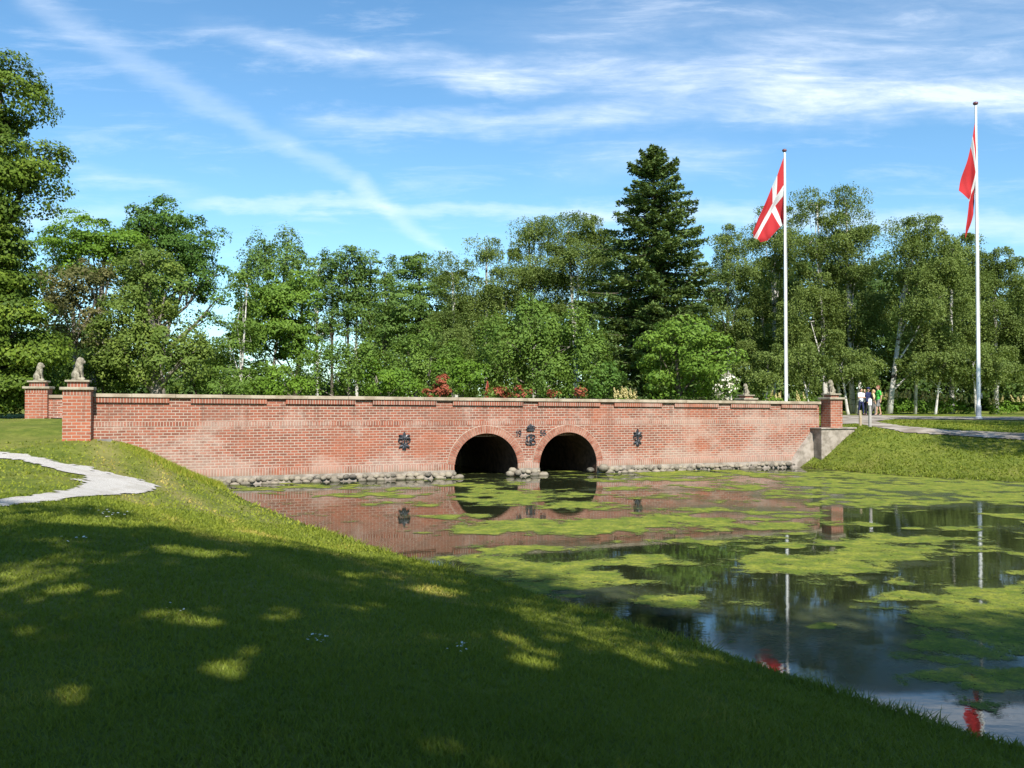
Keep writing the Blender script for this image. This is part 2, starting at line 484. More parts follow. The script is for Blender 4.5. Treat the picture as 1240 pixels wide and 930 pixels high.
def ground(x, y):
    x = np.asarray(x, float); y = np.asarray(y, float)
    num = np.zeros(x.shape); den = np.zeros(x.shape)
    for cx, cy, cz in CTRL:
        w = 1.0 / ((x - cx) ** 2 + (y - cy) ** 2 + 1.2) ** 1.6
        num += w * cz; den += w
    base = num / den
    d = pond_sd(x, y)
    wd = 5.0 - 2.1 * np.clip((y - 19.0) / 5.0, 0, 1) * (x < 0)
    wd = np.where(x > 5, 5.4 - 2.9 * np.clip((y - 29.5) / 3.5, 0, 1) * np.clip((15.5 - x) / 3.0, 0, 1), wd)
    # behind the bridge face the fill is held by the wall
    sv = (x - BO[0]) * BV[0] + (y - BO[1]) * BV[1]
    wd = np.where(sv > 0.15, 0.8, wd)
    t = np.clip(d / wd, 0, 1)
    prof = 0.5 * (t * t * (3 - 2 * t)) + 0.5 * (1.5 * t - 0.5 * t ** 3)
    un = 0.02 * np.sin(x * 1.3 + 0.7 * np.sin(y * 0.9)) * np.sin(y * 1.1 + 1.0) + 0.012 * np.sin(x * 3.1 + y * 2.3)
    z = base * prof + un * np.clip(d, 0, 1)
    return np.where(d < 0, np.maximum(-0.9, d * 0.45), z + 0.012 * np.clip(d / 0.1, 0, 1))

def hit(px, py):
    """where the view line of a photo pixel meets the ground"""
    d = ray(px, py)
    Y = np.arange(2.0, 140.0, 0.05)
    z = EYE + d[2] * Y
    g = np.maximum(ground(d[0] * Y, Y), 0)
    k = np.argmax(z <= g)
    if z[k] > g[k]: k = len(Y) - 1
    return np.array([d[0] * Y[k], Y[k], g[k]])

def gz(x, y): return float(ground(np.array([x]), np.array([y]))[0])

def axis(lo, hi, step, far, k=1.22):
    a = list(np.arange(lo, hi + 1e-6, step))
    s = step; v = hi
    right = []
    while v < far:
        s *= k; v += s; right.append(v)
    s = step; v = lo; left = []
    while v > -far:
        s *= k; v -= s; left.append(v)
    return np.array(left[::-1] + a + right)

gx = axis(-24, 26, 0.22, 2500); gy = axis(-6, 48, 0.22, 2500)
GX, GY = np.meshgrid(gx, gy, indexing='xy')
GZ = ground(GX, GY)
SD = pond_sd(GX, GY)
nX, nY = len(gx), len(gy)
idx = np.arange(nX * nY).reshape(nY, nX)
quads = np.stack([idx[:-1, :-1], idx[:-1, 1:], idx[1:, 1:], idx[1:, :-1]], -1).reshape(-1, 4)
# dry mown strips along the rim of the west bank
dry = np.exp(-((SD - 1.7 - 0.12 * np.sin(GY)) / 0.30) ** 2) + 0.8 * np.exp(-((SD - 2.9) / 0.35) ** 2) + 0.55 * np.exp(-((SD - 0.75) / 0.16) ** 2)
dry = dry * (GX < 1.5) * (GY > 9) * (GY < 27)
damp = np.exp(-np.clip(SD, 0, None) / 0.12)

def lawn_mat():
    m, t = newmat('mown_lawn')
    p = t.pos()
    a = t.noise(p, 0.35, 4); b = t.noise(p, 2.2, 5, 0.65); c = t.noise(p, 22, 4, 0.7); e = t.noise(p, 90, 3, 0.7)
    col = t.mix(t.ss(b, 0.35, 0.68), (0.105, 0.145, 0.019), (0.20, 0.225, 0.038))
    col = t.mix(t.m('MULTIPLY', t.ss(a, 0.48, 0.66), 0.5), col, (0.26, 0.235, 0.06))
    col = t.mix(t.m('MULTIPLY', t.ss(c, 0.5, 0.75), 0.5), col, (0.085, 0.11, 0.016))
    col = t.mix(t.m('MULTIPLY', t.ss(t.noise(p, 7, 5, .7), 0.45, 0.65), 0.45), col, (0.065, 0.095, 0.014))
    col = t.mix(t.m('MULTIPLY', t.ss(e, 0.5, 0.7), 0.35), col, (0.21, 0.235, 0.045))
    d = t.m('MULTIPLY', t.attr('dry'), t.m('ADD', 0.25, t.m('MULTIPLY', b, 1.1)))
    col = t.mix(t.m('MULTIPLY', d, 0.62, clamp=True), col, (0.36, 0.29, 0.12))
    col = t.mix(t.m('MULTIPLY', t.attr('damp'), 0.8, clamp=True), col, (0.05, 0.04, 0.02))
    h = t.m('ADD', t.m('MULTIPLY', c, 0.7), t.m('MULTIPLY', e, 0.5))
    t.out(t.bsdf(col, 0.85, 0.12, t.bump(h, 0.9, 0.05)))
    return m
M['lawn'] = lawn_mat()
g = mesh_np('ground', np.stack([GX, GY, GZ], -1).reshape(-1, 3), quads, M['lawn'],
            attrs={'dry': ('POINT', dry.ravel()), 'damp': ('POINT', damp.ravel())}, smooth=True)
tag(g, kind='structure')

# water
def water_mat():
    m, t = newmat('pond_water')
    p = t.pos()
    w1 = t.noise(t.mapping(p, scale=(1.0, 2.2, 1)), 2.3, 3, 0.5)
    w2 = t.noise(t.mapping(p, scale=(1.0, 1.6, 1)), 11, 2, 0.5)
    calm = t.ss(t.noise(p, 0.16, 2), 0.40, 0.62)
    h = t.m('MULTIPLY', t.m('ADD', w1, t.m('MULTIPLY', w2, 0.25)), t.m('ADD', 0.25, t.m('MULTIPLY', calm, 0.75)))
    nb = t.bump(h, 0.012, 0.10)
    nd = t.n('ShaderNodeBsdfPrincipled')
    t.put(nd.inputs['Base Color'], (0.018, 0.022, 0.010))
    nd.inputs['Roughness'].default_value = 0.025
    nd.inputs['IOR'].default_value = 1.40
    nd.inputs['Specular IOR Level'].default_value = 0.62
    t.put(nd.inputs['Normal'], nb)
    t.out(nd.outputs[0])
    return m
M['water'] = water_mat()
w = mesh_np('water', [(-14, -18, 0), (40, -18, 0), (40, 56, 0), (-14, 56, 0)], np.array([[0, 1, 2, 3]]), M['water'])
tag(w, kind='structure')

# ------------------------------------------------------------------ floating algae
def vnoise(x, y, seed=0):
    xi = np.floor(x).astype(np.int64); yi = np.floor(y).astype(np.int64)
    fx = x - xi; fy = y - yi
    fx = fx * fx * (3 - 2 * fx); fy = fy * fy * (3 - 2 * fy)
    def hsh(a, b):
        h = (a * 374761393 + b * 668265263 + seed * 1442695041) & 0x7fffffff
        h = ((h ^ (h >> 13)) * 1274126177) & 0x7fffffff
        return ((h ^ (h >> 16)) & 0xffff) / 65535.0
    return (hsh(xi, yi) * (1 - fx) + hsh(xi + 1, yi) * fx) * (1 - fy) + (hsh(xi, yi + 1) * (1 - fx) + hsh(xi + 1, yi + 1) * fx) * fy
def fbm(x, y, o=4, seed=0):
    v = 0; a = 0.5; s = 0
    for k in range(o):
        v = v + a * vnoise(x * 2 ** k, y * 2 ** k, seed + k * 7); s += a; a *= 0.55
    return v / s

PATCH = [  # photo px: centre, half widths, weight
 (960, 684, 98, 16, 1.2), (1060, 667, 128, 19, 1.2), (1120, 654, 62, 8, 1.0), (985, 662, 80, 9, 1.0), (637, 664, 66, 8, 1.1), (820, 656, 62, 6, 1.0), (595, 680, 66, 9, 1.0),
 (770, 680, 92, 8, 1.0), (710, 706, 98, 15, 1.2), (640, 690, 90, 12, 1.05), (800, 727, 60, 11, 1.0), (845, 718, 50, 5, .9), (690, 640, 170, 11, 1.0),
 (840, 634, 160, 9, 1.0), (905, 624, 110, 9, .9), (605, 602, 70, 11, .95), (590, 588, 44, 4, .9), (705, 612, 60, 7, .8), (745, 592, 40, 4, .8), (690, 598, 36, 4, .8),
 (1190, 742, 84, 34, 1.2), (1105, 722, 58, 9, 1.0), (1230, 770, 90, 30, 1.15), (1215, 826, 70, 18, .92), (1140, 832, 60, 10, .75), (1180, 845, 50, 6, .8), (1083, 706, 24, 4, 1.0), (1232, 714, 42, 6, 1.0), (990, 757, 16, 5, .95),
 (1150, 800, 70, 10, .72), (1060, 576, 110, 7, 1.0), (1150, 590, 150, 11, .95), (1040, 592, 80, 8, .95), (1220, 604, 80, 9, .95), (1080, 606, 90, 8, .9), (960, 600, 60, 6, .85), (850, 574, 120, 5, 1.1), (790, 580, 90, 4, .85),
 (1000, 583, 70, 7, 1.0), (880, 590, 60, 4, .6), (450, 600, 70, 4, .7), (500, 612, 60, 4, .7), (400, 588, 80, 4, .62), (480, 592, 50, 3, .62), (320, 592, 60, 4, .7), (560, 625, 60, 4, .75), (1225, 623, 40, 5, .8), (1150, 640, 60, 3, .7), (930, 648, 40, 3, .8), (1030, 634, 50, 3, .7),
 (1330, 720, 110, 60, 1.0), (1360, 640, 120, 26, .9), (1020, 700, 40, 3, .6), (880, 775, 20, 3, .5)]
FILM = [(1000, 772, 150, 44, 1.3), (1090, 822, 100, 30, 1.25), (930, 790, 60, 16, .6), (1160, 800, 130, 50, 1.3), (1230, 850, 90, 24, 1.1), (1120, 690, 120, 12, .3), (700, 725, 110, 12, .8), (800, 742, 90, 12, .8), (1120, 592, 190, 26, .85), (900, 608, 160, 24, .4), (1050, 700, 60, 5, .4)]

def water_field():
    xs = np.arange(-8.5, 27, 0.075); ys = np.arange(4.0, 34.6, 0.075)
    X, Y = np.meshgrid(xs, ys, indexing='xy')
    px, py = project(X, Y, np.zeros_like(X))
    wx = (fbm(X * 0.7, Y * 0.7, 4, 3) - 0.5); wy = (fbm(X * 0.7 + 40, Y * 0.7, 4, 5) - 0.5)
    sc = F / Y
    px = px + wx * 1.2 * sc; py2 = py + wy * 0.42 * sc * EYE / Y * 2.2
    def fld(L_):
        f = np.full(X.shape, -9.0)
        for cx, cy, rx, ry, wt in L_:
            r2 = ((px - cx) / (rx * 1.12)) ** 2 + ((py2 - cy) / (ry * 1.12)) ** 2
            f = np.maximum(f, wt * (1.0 - r2))
        return f
    a = fld(PATCH); b = fld(FILM)
    n = fbm(X * 1.6, Y * 1.6, 5, 11)
    n2 = fbm(X * 0.9 + 9, Y * 0.9, 5, 23)
    stray = (fbm(X * 0.5 + 3, Y * 0.9, 4, 31) - 0.62) * 2.5
    cover = np.maximum(a + (n - 0.5) * 2.3 - 0.38, stray - 0.35)
    cover = cover + (fbm(X * 3.2, Y * 3.2, 4, 61) - 0.5) * 1.9
    cover = np.minimum(cover, 0.42)
    film = np.maximum(b, 0) * 0.9 + np.clip(a + 0.25, 0, 0.3) * 0.6 + (n2 - 0.5) * 0.9 - 0.05
    # keep near water free in the sky-lit strip by the shore
    return xs, ys, X, Y, cover, film

xs, ys, WX, WY, cover, film = water_field()
inside = pond_sd(WX, WY) < 0.02
keep = inside & ((cover > -0.35) | (film > 0.0))
ii = np.arange(WX.size).reshape(WX.shape)
kq = keep[:-1, :-1] | keep[:-1, 1:] | keep[1:, 1:] | keep[1:, :-1]
aq = np.stack([ii[:-1, :-1], ii[:-1, 1:], ii[1:, 1:], ii[1:, :-1]], -1)[kq]
used = np.unique(aq); remap = np.zeros(WX.size, np.int64); remap[used] = np.arange(len(used))

def algae_mat():
    m, t = newmat('floating_algae')
    p = t.pos()
    cv = t.attr('cover'); fl = t.attr('film')
    n = t.noise(p, 9, 5, 0.7); n2 = t.noise(p, 30, 5, 0.75); n3 = t.noise(p, 2.6, 5, 0.7)
    e = t.m('ADD', cv, t.m('ADD', t.m('MULTIPLY', t.m('SUBTRACT', n, 0.5), 1.7), t.m('MULTIPLY', t.m('SUBTRACT', n2, 0.5), 1.3)))
    mat = t.m('MULTIPLY', t.ss(e, -0.22, 0.32), t.m('ADD', .72, t.m('MULTIPLY', t.ss(n2, .34, .5), .28)))
    fe = t.m('ADD', fl, t.m('ADD', t.m('MULTIPLY', t.m('SUBTRACT', n, 0.5), 0.5), t.m('MULTIPLY', t.m('SUBTRACT', n2, 0.5), 0.3)))
    fa = t.m('MULTIPLY', t.ss(fe, 0.04, 0.8), 0.64)
    alpha = t.m('MAXIMUM', mat, fa)
    colf = t.mix(n, (0.06, 0.080, 0.032), (0.12, 0.135, 0.062))
    colm = t.mix(t.ss(n3, 0.35, 0.68), (0.14, 0.195, 0.018), (0.37, 0.37, 0.05))
    colm = t.mix(t.m('MULTIPLY', t.ss(n2, 0.48, 0.66), 0.75), colm, (0.085, 0.125, 0.018))
    colm = t.mix(t.m('MULTIPLY', t.ss(n, 0.44, 0.62), 0.7), colm, (0.09, 0.12, 0.035))
    col = t.mix(mat, colf, colm)
    b = t.bsdf(col, t.m('ADD', 0.5, t.m('MULTIPLY', mat, 0.4)), 0.12, t.bump(t.m('ADD', n2, n), 0.8, 0.03))
    tr = t.n('ShaderNodeBsdfTransparent')
    mx = t.n('ShaderNodeMixShader'); t.put(mx.inputs[0], alpha)
    t.t.links.new(tr.outputs[0], mx.inputs[1]); t.t.links.new(b, mx.inputs[2])
    t.out(mx.outputs[0])
    return m
M['algae'] = algae_mat()
VA = np.stack([WX, WY, np.full(WX.shape, 0.006)], -1).reshape(-1, 3)[used]
alg = mesh_np('floating_algae', VA, remap[aq], M['algae'], attrs={'cover': ('POINT', cover.ravel()[used]), 'film': ('POINT', film.ravel()[used])})
tag(alg, 'yellow green algae floating in ragged mats on the still pond', 'algae', kind='stuff')

# ------------------------------------------------------------------ paths
def in_poly(px, py, poly):
    ins = np.zeros(px.shape, bool)
    n = len(poly)
    for i in range(n):
        a = poly[i]; b = poly[(i + 1) % n]
        c = ((a[1] > py) != (b[1] > py)) & (px < (b[0] - a[0]) * (py - a[1]) / (b[1] - a[1] + 1e-12) + a[0])
        ins ^= c
    return ins
LEFT_PATH = [(-160, 536), (-40, 544), (0, 547), (60, 557), (120, 569), (165, 580), (190, 590), (184, 597), (150, 600), (100, 603), (40, 610), (0, 614), (-60, 620), (-160, 632),
             (-160, 620), (-60, 611), (0, 606), (50, 599), (85, 592), (99, 585), (95, 577), (60, 567), (20, 558), (-40, 553), (-160, 548)]
RIGHT_PATH = [(1008, 503.3), (1080, 503.6), (1140, 505), (1240, 505.2), (1500, 506), (1500, 511), (1240, 509.3), (1140, 508.2), (1085, 507.8), (1062, 511), (1090, 516), (1150, 521.5), (1240, 525), (1500, 530),
              (1500, 545), (1240, 534), (1140, 527.5), (1095, 524.5), (1060, 518), (1035, 513.6), (1008, 516)]
def gravel_mat():
    m, t = newmat('pale_gravel')
    p = t.pos()
    a = t.noise(p, 60, 4, 0.7); b = t.noise(p, 4, 5, 0.65); c = t.noise(p, 1.2, 4)
    col = t.mix(t.ss(a, 0.35, 0.65), (0.34, 0.31, 0.27), (0.60, 0.57, 0.52))
    col = t.mix(t.m('MULTIPLY', t.ss(b, 0.5, 0.7), 0.5), col, (0.30, 0.25, 0.19))
    col = t.mix(t.m('MULTIPLY', t.ss(c, 0.5, 0.7), 0.35), col, (0.24, 0.21, 0.15))
    t.out(t.bsdf(col, 0.95, 0.1, t.bump(a, 0.7, 0.02)))
    return m
M['gravel'] = gravel_mat()
M['drive'] = simple_mat('worn_drive_gravel', (0.20, 0.165, 0.125), (0.38, 0.335, 0.28), 1.3, 0.95, 0.1, 0.4, 40)
def path_mesh(poly, x0, x1, y0, y1, step, lift):
    X, Y = np.meshgrid(np.arange(x0, x1, step), np.arange(y0, y1, step), indexing='xy')
    Z = ground(X, Y)
    jx = (fbm(X * 2.5, Y * 2.5, 5, 41) - 0.5) * 0.6 + (fbm(X * 16, Y * 16, 2, 42) - .5) * .14; jy = (fbm(X * 2.5 + 17, Y * 2.5, 5, 43) - 0.5) * 0.6 + (fbm(X * 16 + 5, Y * 16, 2, 44) - .5) * .22
    px, py = project(X + jx, Y + jy, Z)
    ins = in_poly(px, py, poly)
    ii = np.arange(X.size).reshape(X.shape)
    kq = ins[:-1, :-1] & ins[:-1, 1:] & ins[1:, 1:] & ins[1:, :-1]
    q = np.stack([ii[:-1, :-1], ii[:-1, 1:], ii[1:, 1:], ii[1:, :-1]], -1)[kq]
    us = np.unique(q); rm = np.zeros(X.size, np.int64); rm[us] = np.arange(len(us))
    return np.stack([X, Y, Z + lift], -1).reshape(-1, 3)[us], rm[q]
v, q = path_mesh(LEFT_PATH, -20, -4, 11, 27, 0.045, 0.02)
tag(mesh_np('path', v, q, M['gravel'], smooth=True), kind='structure')
v, q = path_mesh(RIGHT_PATH, 9, 40, 27, 64, 0.09, 0.03)
tag(mesh_np('driveway', v, q, M['drive'], smooth=True), kind='structure')
LEFT_ROAD = [(-120, 499.5), (80, 500.5), (80, 507.5), (40, 506.5), (-120, 507.5)]
v, q = path_mesh(LEFT_ROAD, -26, -11, 24, 36, 0.1, 0.03)
if len(q): tag(mesh_np('road', v, q, M['gravel'], smooth=True), kind='structure')
def on_path(X, Y, Z):
    px, py = project(X, Y, Z)
    return in_poly(px, py, LEFT_PATH) | in_poly(px, py, RIGHT_PATH)

# ------------------------------------------------------------------ the bridge
ZS = -0.0086                      # the parapet falls gently to the east
def ztop(s): return 2.475 + ZS * s
S0, S1 = -3.45, 20.35
bridge = empty('brick_bridge', (BO[0], BO[1], 0), BANG)
tag(bridge, 'long red brick bridge with two round arches and stone coping across the pond', 'bridge')

ARCH = [(7.73, 1.03), (10.49, 1.0)]
SPR = 0.31
AH = 1.02
def arch_z(s):
    for c, r in ARCH:
        k = (s - c) / r
        if abs(k) < 1: return SPR + AH * math.sqrt(1 - k * k)
    return None
# front wall with the arch openings, as strips
ZC = 0.10    # coping+soldier zone below the top is added separately
mb = MB()
ss_ = list(np.arange(S0, S1 + 0.001, 0.35))
for c, r in ARCH:
    ss_ += [c + r * math.cos(math.pi * k / 40) for k in range(41)]
ss_ = sorted(set(round(float(s), 4) for s in ss_))
def wall_bottom(s):
    z = arch_z(s)
    return z if z is not None else -0.6
for a, b in zip(ss_[:-1], ss_[1:]):
    mid = 0.5 * (a + b)
    ins = arch_z(mid) is not None
    za = (arch_z(a) or SPR) if ins else -0.6
    zb = (arch_z(b) or SPR) if ins else -0.6
    ta, tb = ztop(a) - 0.10, ztop(b) - 0.10
    mb.add([(a, 0, za), (b, 0, zb), (b, 0, tb), (a, 0, ta)], [[0, 1, 2, 3]])
    mb.add([(a, 0.38, ta), (b, 0.38, tb), (b, 0.38, 1.2), (a, 0.38, 1.2)], [[0, 1, 2, 3]])
mb.add([(S0, 0, -0.6), (S0, 0, ztop(S0) - .1), (S0, .38, ztop(S0) - .1), (S0, .38, -0.6)], [[0, 1, 2, 3]])
mb.add([(S1, 0, -0.6), (S1, .38, -0.6), (S1, .38, ztop(S1) - .1), (S1, 0, ztop(S1) - .1)], [[0, 1, 2, 3]])
mb.build('front_wall', M['brick'], bridge)
# back parapet
BW = 6.6
mb = MB()
mb.box(S0 - 0.8, S1 + 0.6, BW - 0.38, BW, 0.9, ztop(S0) - 0.10, ZS * (S1 - S0))
mb.box(S0 - 0.8, 6.5, BW - 0.05, BW - 0.01, -0.6, 0.9)
mb.box(11.6, S1 + 0.6, BW - 0.05, BW - 0.01, -0.6, 0.9)
mb.build('rear_wall', M['brick'], bridge)
mb = MB()
mb.box(S0, S1, 0.40, BW - 0.40, 1.38, 1.50)
mb.build('deck', M['gravel'], bridge)
# vaults
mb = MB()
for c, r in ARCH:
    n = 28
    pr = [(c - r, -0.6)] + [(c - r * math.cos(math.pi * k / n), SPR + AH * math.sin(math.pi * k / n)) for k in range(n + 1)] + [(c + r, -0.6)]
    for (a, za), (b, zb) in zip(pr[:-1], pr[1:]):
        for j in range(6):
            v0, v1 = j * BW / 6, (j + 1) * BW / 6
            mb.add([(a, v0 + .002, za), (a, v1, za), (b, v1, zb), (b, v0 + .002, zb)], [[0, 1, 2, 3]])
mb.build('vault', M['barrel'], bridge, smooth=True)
# coping
mb = MB()
edges = [S0 - 0.02]
while edges[-1] < S1: edges.append(edges[-1] + random.uniform(1.05, 1.35))
edges[-1] = S1 + 0.02
for a, b in zip(edges[:-1], edges[1:]):
    mb.box(a + .002, b - .002, -0.10, 0.47, ztop(a) - 0.095, ztop(a) + random.uniform(-.003, .003), ZS * (b - a))
mb.build('coping', M['coping'], bridge, bevel=0.008)
mb = MB()
mb.box(S0 - 0.8, S1 + 0.6, BW - 0.47, BW + 0.09, ztop(S0) - 0.095, ztop(S0), ZS * (S1 - S0))
mb.build('coping', M['coping'], bridge, bevel=0.008)
# soldier course under the coping: panels between flush pilaster heads
PANEL = [(113, 205), (231, 323), (346, 430), (451, 528), (548, 633), (651, 726), (743, 801), (816, 869), (884, 932), (945, 989)]
mb = MB(); mp = MB()
prev = None
for a, b in PANEL:
    sa, sb = max(S0, s_of_px(a)), min(S1, s_of_px(b))
    mb.box(sa, sb, -0.062, 0.004, ztop(sa) - 0.235, ztop(sa) - 0.096, ZS * (sb - sa))
    if prev is not None:
        mp = MB()
        mp.box(prev + .004, sa - .004, -0.008, 0.004, ztop(prev) - 0.335, ztop(prev) - 0.096, ZS * (sa - prev))
        mp.build('pilaster_head', M['brick'], bridge)
    prev = sb
mb.build('corbel_course', M['soldier'], bridge)
# plain soldier band half way up and at the foot
mb = MB()
def band(z0, z1, dep, gaps=True, slope=-0.004):
    segs = []
    cur = S0
    if gaps:
        for c, r in ARCH:
            segs.append((cur, c - r - 0.004)); cur = c + r + 0.004
    segs.append((cur, S1))
    for a, b in segs:
        mb.box(a, b, -dep, 0.003, z0 + slope * a, z1 + slope * a, slope * (b - a))
band(1.615, 1.735, 0.006, False)
mb.build('string_course', M['soldier'], bridge)
mb = MB()
band(0.235, 0.43, 0.022, True, -0.002)
mb.build('plinth_course', M['soldier'], bridge)
# arch rings: single voussoir bricks on a mortar bed
for c, r in ARCH:
    mo = MB(); mv = MB()
    r0, r1 = 1.0, 1.0
    nb = 41
    T = 0.235
    a0 = 0.075
    def pt(an, off):
        ex, ez = -math.cos(an), math.sin(an)
        nx_, nz_ = ex / r, ez / AH
        l = math.hypot(nx_, nz_)
        return (c + r * ex + off * nx_ / l, SPR + AH * ez + off * nz_ / l)
    for k in range(nb):
        A = a0 + (math.pi - 2 * a0) * k / nb; B = a0 + (math.pi - 2 * a0) * (k + 1) / nb
        q = [pt(A, -0.004), pt(B, -0.004), pt(B, T), pt(A, T)]
        mo.add([(x, -0.018, z) for x, z in q] + [(x, 0.003, z) for x, z in q], [[0, 3, 2, 1], [0, 1, 5, 4], [2, 3, 7, 6], [1, 2, 6, 5], [3, 0, 4, 7]])
        g_ = (B - A) * 0.10
        jz = random.uniform(-.003, .003)
        q = [pt(A + g_, -0.006), pt(B - g_, -0.006), pt(B - g_ * .8, T - .012), pt(A + g_ * .8, T - .012)]
        mv.add([(x, -0.030 + jz, z) for x, z in q] + [(x, -0.0165, z) for x, z in q], [[0, 3, 2, 1], [0, 1, 5, 4], [2, 3, 7, 6], [1, 2, 6, 5], [3, 0, 4, 7]])
    ring = mo.build('arch_ring', M['mortar'], bridge)
    mv.build('voussoir_bricks', M['vbrick'], ring)

# iron work on the wall
def tubes(strokes, rad, y=-0.03, sides=6):
    b = MB()
    for st in strokes:
        b.tube([(x, y, z) for x, z in st], rad, sides)
    return b
def arc(cx, cz, rx, rz, a0, a1, n=14):
    return [(cx + rx * math.cos(R(a0 + (a1 - a0) * i / n)), cz + rz * math.sin(R(a0 + (a1 - a0) * i / n))) for i in range(n + 1)]
def rosette(px, py, wpx, hpx):
    s = s_of_px(px); Y = BO[1] + BU[1] * s
    zc = EYE - (py - HOR) * Y / F
    k = Y / F
    W = wpx * k * 1.05; H = hpx * k
    b = MB()
    y = -0.035
    def petal(ang, base, length, wid, lift=0.03):
        a = R(ang); dx, dz = math.cos(a), math.sin(a)
        x0, z0 = base
        V = []
        for t, ww in ((0, .25), (.35, 1), (.7, .85), (1, .05)):
            for sgn in (-1, 0, 1):
                V.append((x0 + dx * length * t - dz * wid * ww * sgn, y - (lift if sgn == 0 else 0) * (0.4 + t), z0 + dz * length * t + dx * wid * ww * sgn))
        Fq = []
        for i in range(3):
            for j in range(2):
                Fq.append([i * 3 + j, i * 3 + j + 1, (i + 1) * 3 + j + 1, (i + 1) * 3 + j])
        b.add(V, Fq); b.add([(p[0], p[1] + .02, p[2]) for p in V], [f[::-1] for f in Fq])
    # central spine
    b.tube([(s, y, zc - H * .47), (s, y - .015, zc - .1 * H), (s, y - .015, zc + .2 * H), (s, y, zc + H * .5)], [.008, .022, .022, .006], 6)
    # upper flower
    c = (s, zc + H * .16)
    petal(90, c, H * .30, W * .13); petal(28, c, W * .50, W * .12); petal(152, c, W * .50, W * .12)
    petal(-12, c, W * .48, W * .10); petal(192, c, W * .48, W * .10)
    for sg in (-1, 1):
        b.tube([(s + sg * (W * .30 + W * .17 * math.cos(R(a))), y - .01, zc + H * .06 + W * .17 * math.sin(R(a))) for a in range(-200, 121, 20)], .013, 5)
    # lower flower
    c = (s, zc - H * .20)
    petal(200, c, W * .46, W * .11); petal(-20, c, W * .46, W * .11); petal(250, c, H * .24, W * .10); petal(290, c, H * .24, W * .10); petal(270, c, H * .28, W * .08)
    petal(150, c, W * .34, W * .08); petal(30, c, W * .34, W * .08)
    b.ball((s, y - .02, zc + H * .16), (.03, .025, .03), 8, 6); b.ball((s, y - .02, zc - H * .2), (.026, .022, .026), 8, 6)
    b.build('wall_anchor', M['iron'], bridge)
rosette(489.5, 534, 15, 24); rosette(771.5, 530, 12, 23)

# crowned cypher between the arches
sc_ = s_of_px(642); Yc = BO[1] + BU[1] * sc_; kc = Yc / F
def zpx(py): return EYE - (py - HOR) * Yc / F
crown_x = s_of_px(642)
b = MB()
zb = zpx(521.3)
w_ = 4.7 * kc
for i in range(13):
    pass
b.box(crown_x - w_, crown_x + w_, -0.06, 0.0, zb, zb + 1.5 * kc)
for sg in (-1, -.5, 0, .5, 1):
    b.tube([(crown_x + sg * w_ * .95, -0.05, zb + 1.5 * kc), (crown_x + sg * w_ * 1.12, -0.085, zb + 4.0 * kc), (crown_x + sg * w_ * .55, -0.07, zb + 6.0 * kc), (crown_x, -0.05, zb + 6.4 * kc)], .018, 6)
b.ball((crown_x, -0.04, zb + 3.4 * kc), (w_ * .95, .03, 2.6 * kc), 12, 8)
b.ball((crown_x, -0.05, zb + 7.2 * kc), (.03, .025, .03), 8, 6)
b.tube([(crown_x, -0.05, zb + 7.2 * kc), (crown_x, -0.05, zb + 8.8 * kc)], .010, 5)
b.build('crown', M['iron'], bridge)
cx_, cz_ = s_of_px(642.2), zpx(532.3)
u_ = kc
strokes = [
    # mirrored looped initials wound round a middle stem
    [(cx_ - 1.0 * u_, cz_ + 5.3 * u_)] + arc(cx_ - 3.2 * u_, cz_ + 3.2 * u_, 2.2 * u_, 2.3 * u_, 70, 250) + arc(cx_ - 3.9 * u_, cz_ - 3.0 * u_, 2.4 * u_, 3.0 * u_, 110, 390) + [(cx_ - 0.4 * u_, cz_ + 1.5 * u_), (cx_ - .8 * u_, cz_ + 5.0 * u_)],
    [(cx_ + 1.5 * u_, cz_ + 4.2 * u_)] + arc(cx_ + 3.4 * u_, cz_ + 3.4 * u_, 2.3 * u_, 2.2 * u_, 140, -100) + arc(cx_ + 3.0 * u_, cz_ - .2 * u_, 1.2 * u_, 1.0 * u_, 110, 250)+ arc(cx_ + 3.6 * u_, cz_ - 3.4 * u_, 2.6 * u_, 2.5 * u_, 110, -180) + [(cx_ + 1.2 * u_, cz_ + 0.5 * u_), (cx_ + 1.6 * u_, cz_ + 3.8 * u_)],
    arc(cx_, cz_ + 4.6 * u_, 3.6 * u_, 1.6 * u_, 160, 20),
    arc(cx_, cz_ - 4.2 * u_, 4.4 * u_, 1.9 * u_, 200, 340),
    [(cx_, cz_ + 4.0 * u_), (cx_ - .1 * u_, cz_ - 3.0 * u_), (cx_ + .8 * u_, cz_ - 4.6 * u_)],
    [(cx_ - 1.3 * u_, cz_ - .4 * u_), (cx_ + 1.2 * u_, cz_ + .5 * u_)],
    arc(cx_ - 2.6 * u_, cz_ + 1.0 * u_, 2.0 * u_, 3.9 * u_, 100, 260),
]
tubes(strokes, 0.0155, -0.03).build('monogram', M['iron'], bridge)
def digit(ch, px, py, h=6.4):
    x = s_of_px(px); z = zpx(py); a = h * kc / 2
    if ch == '1': st = [[(x - .28 * a, z + .55 * a), (x + .05 * a, z + a), (x + .05 * a, z - a)]]
    elif ch == '9': st = [arc(x, z + .45 * a, .5 * a, .55 * a, 0, 360, 16), [(x + .5 * a, z + .45 * a), (x + .42 * a, z - .25 * a), (x + .05 * a, z - 1.0 * a), (x - .3 * a, z - .95 * a)]]
    else: st = [[(x + .48 * a, z + .95 * a), (x - .25 * a, z + .95 * a), (x - .36 * a, z + .10 * a)] + arc(x - .02 * a, z - .35 * a, .5 * a, .58 * a, 125, -140, 14)]
    tubes(st, 0.015, -0.022).build('year_digit', M['iron'], bridge)
for ch, px, py in (('1', 625.8, 524.8), ('9', 629.2, 524.6), ('5', 655.2, 524.4), ('5', 659.0, 524.5)):
    digit(ch, px, py)

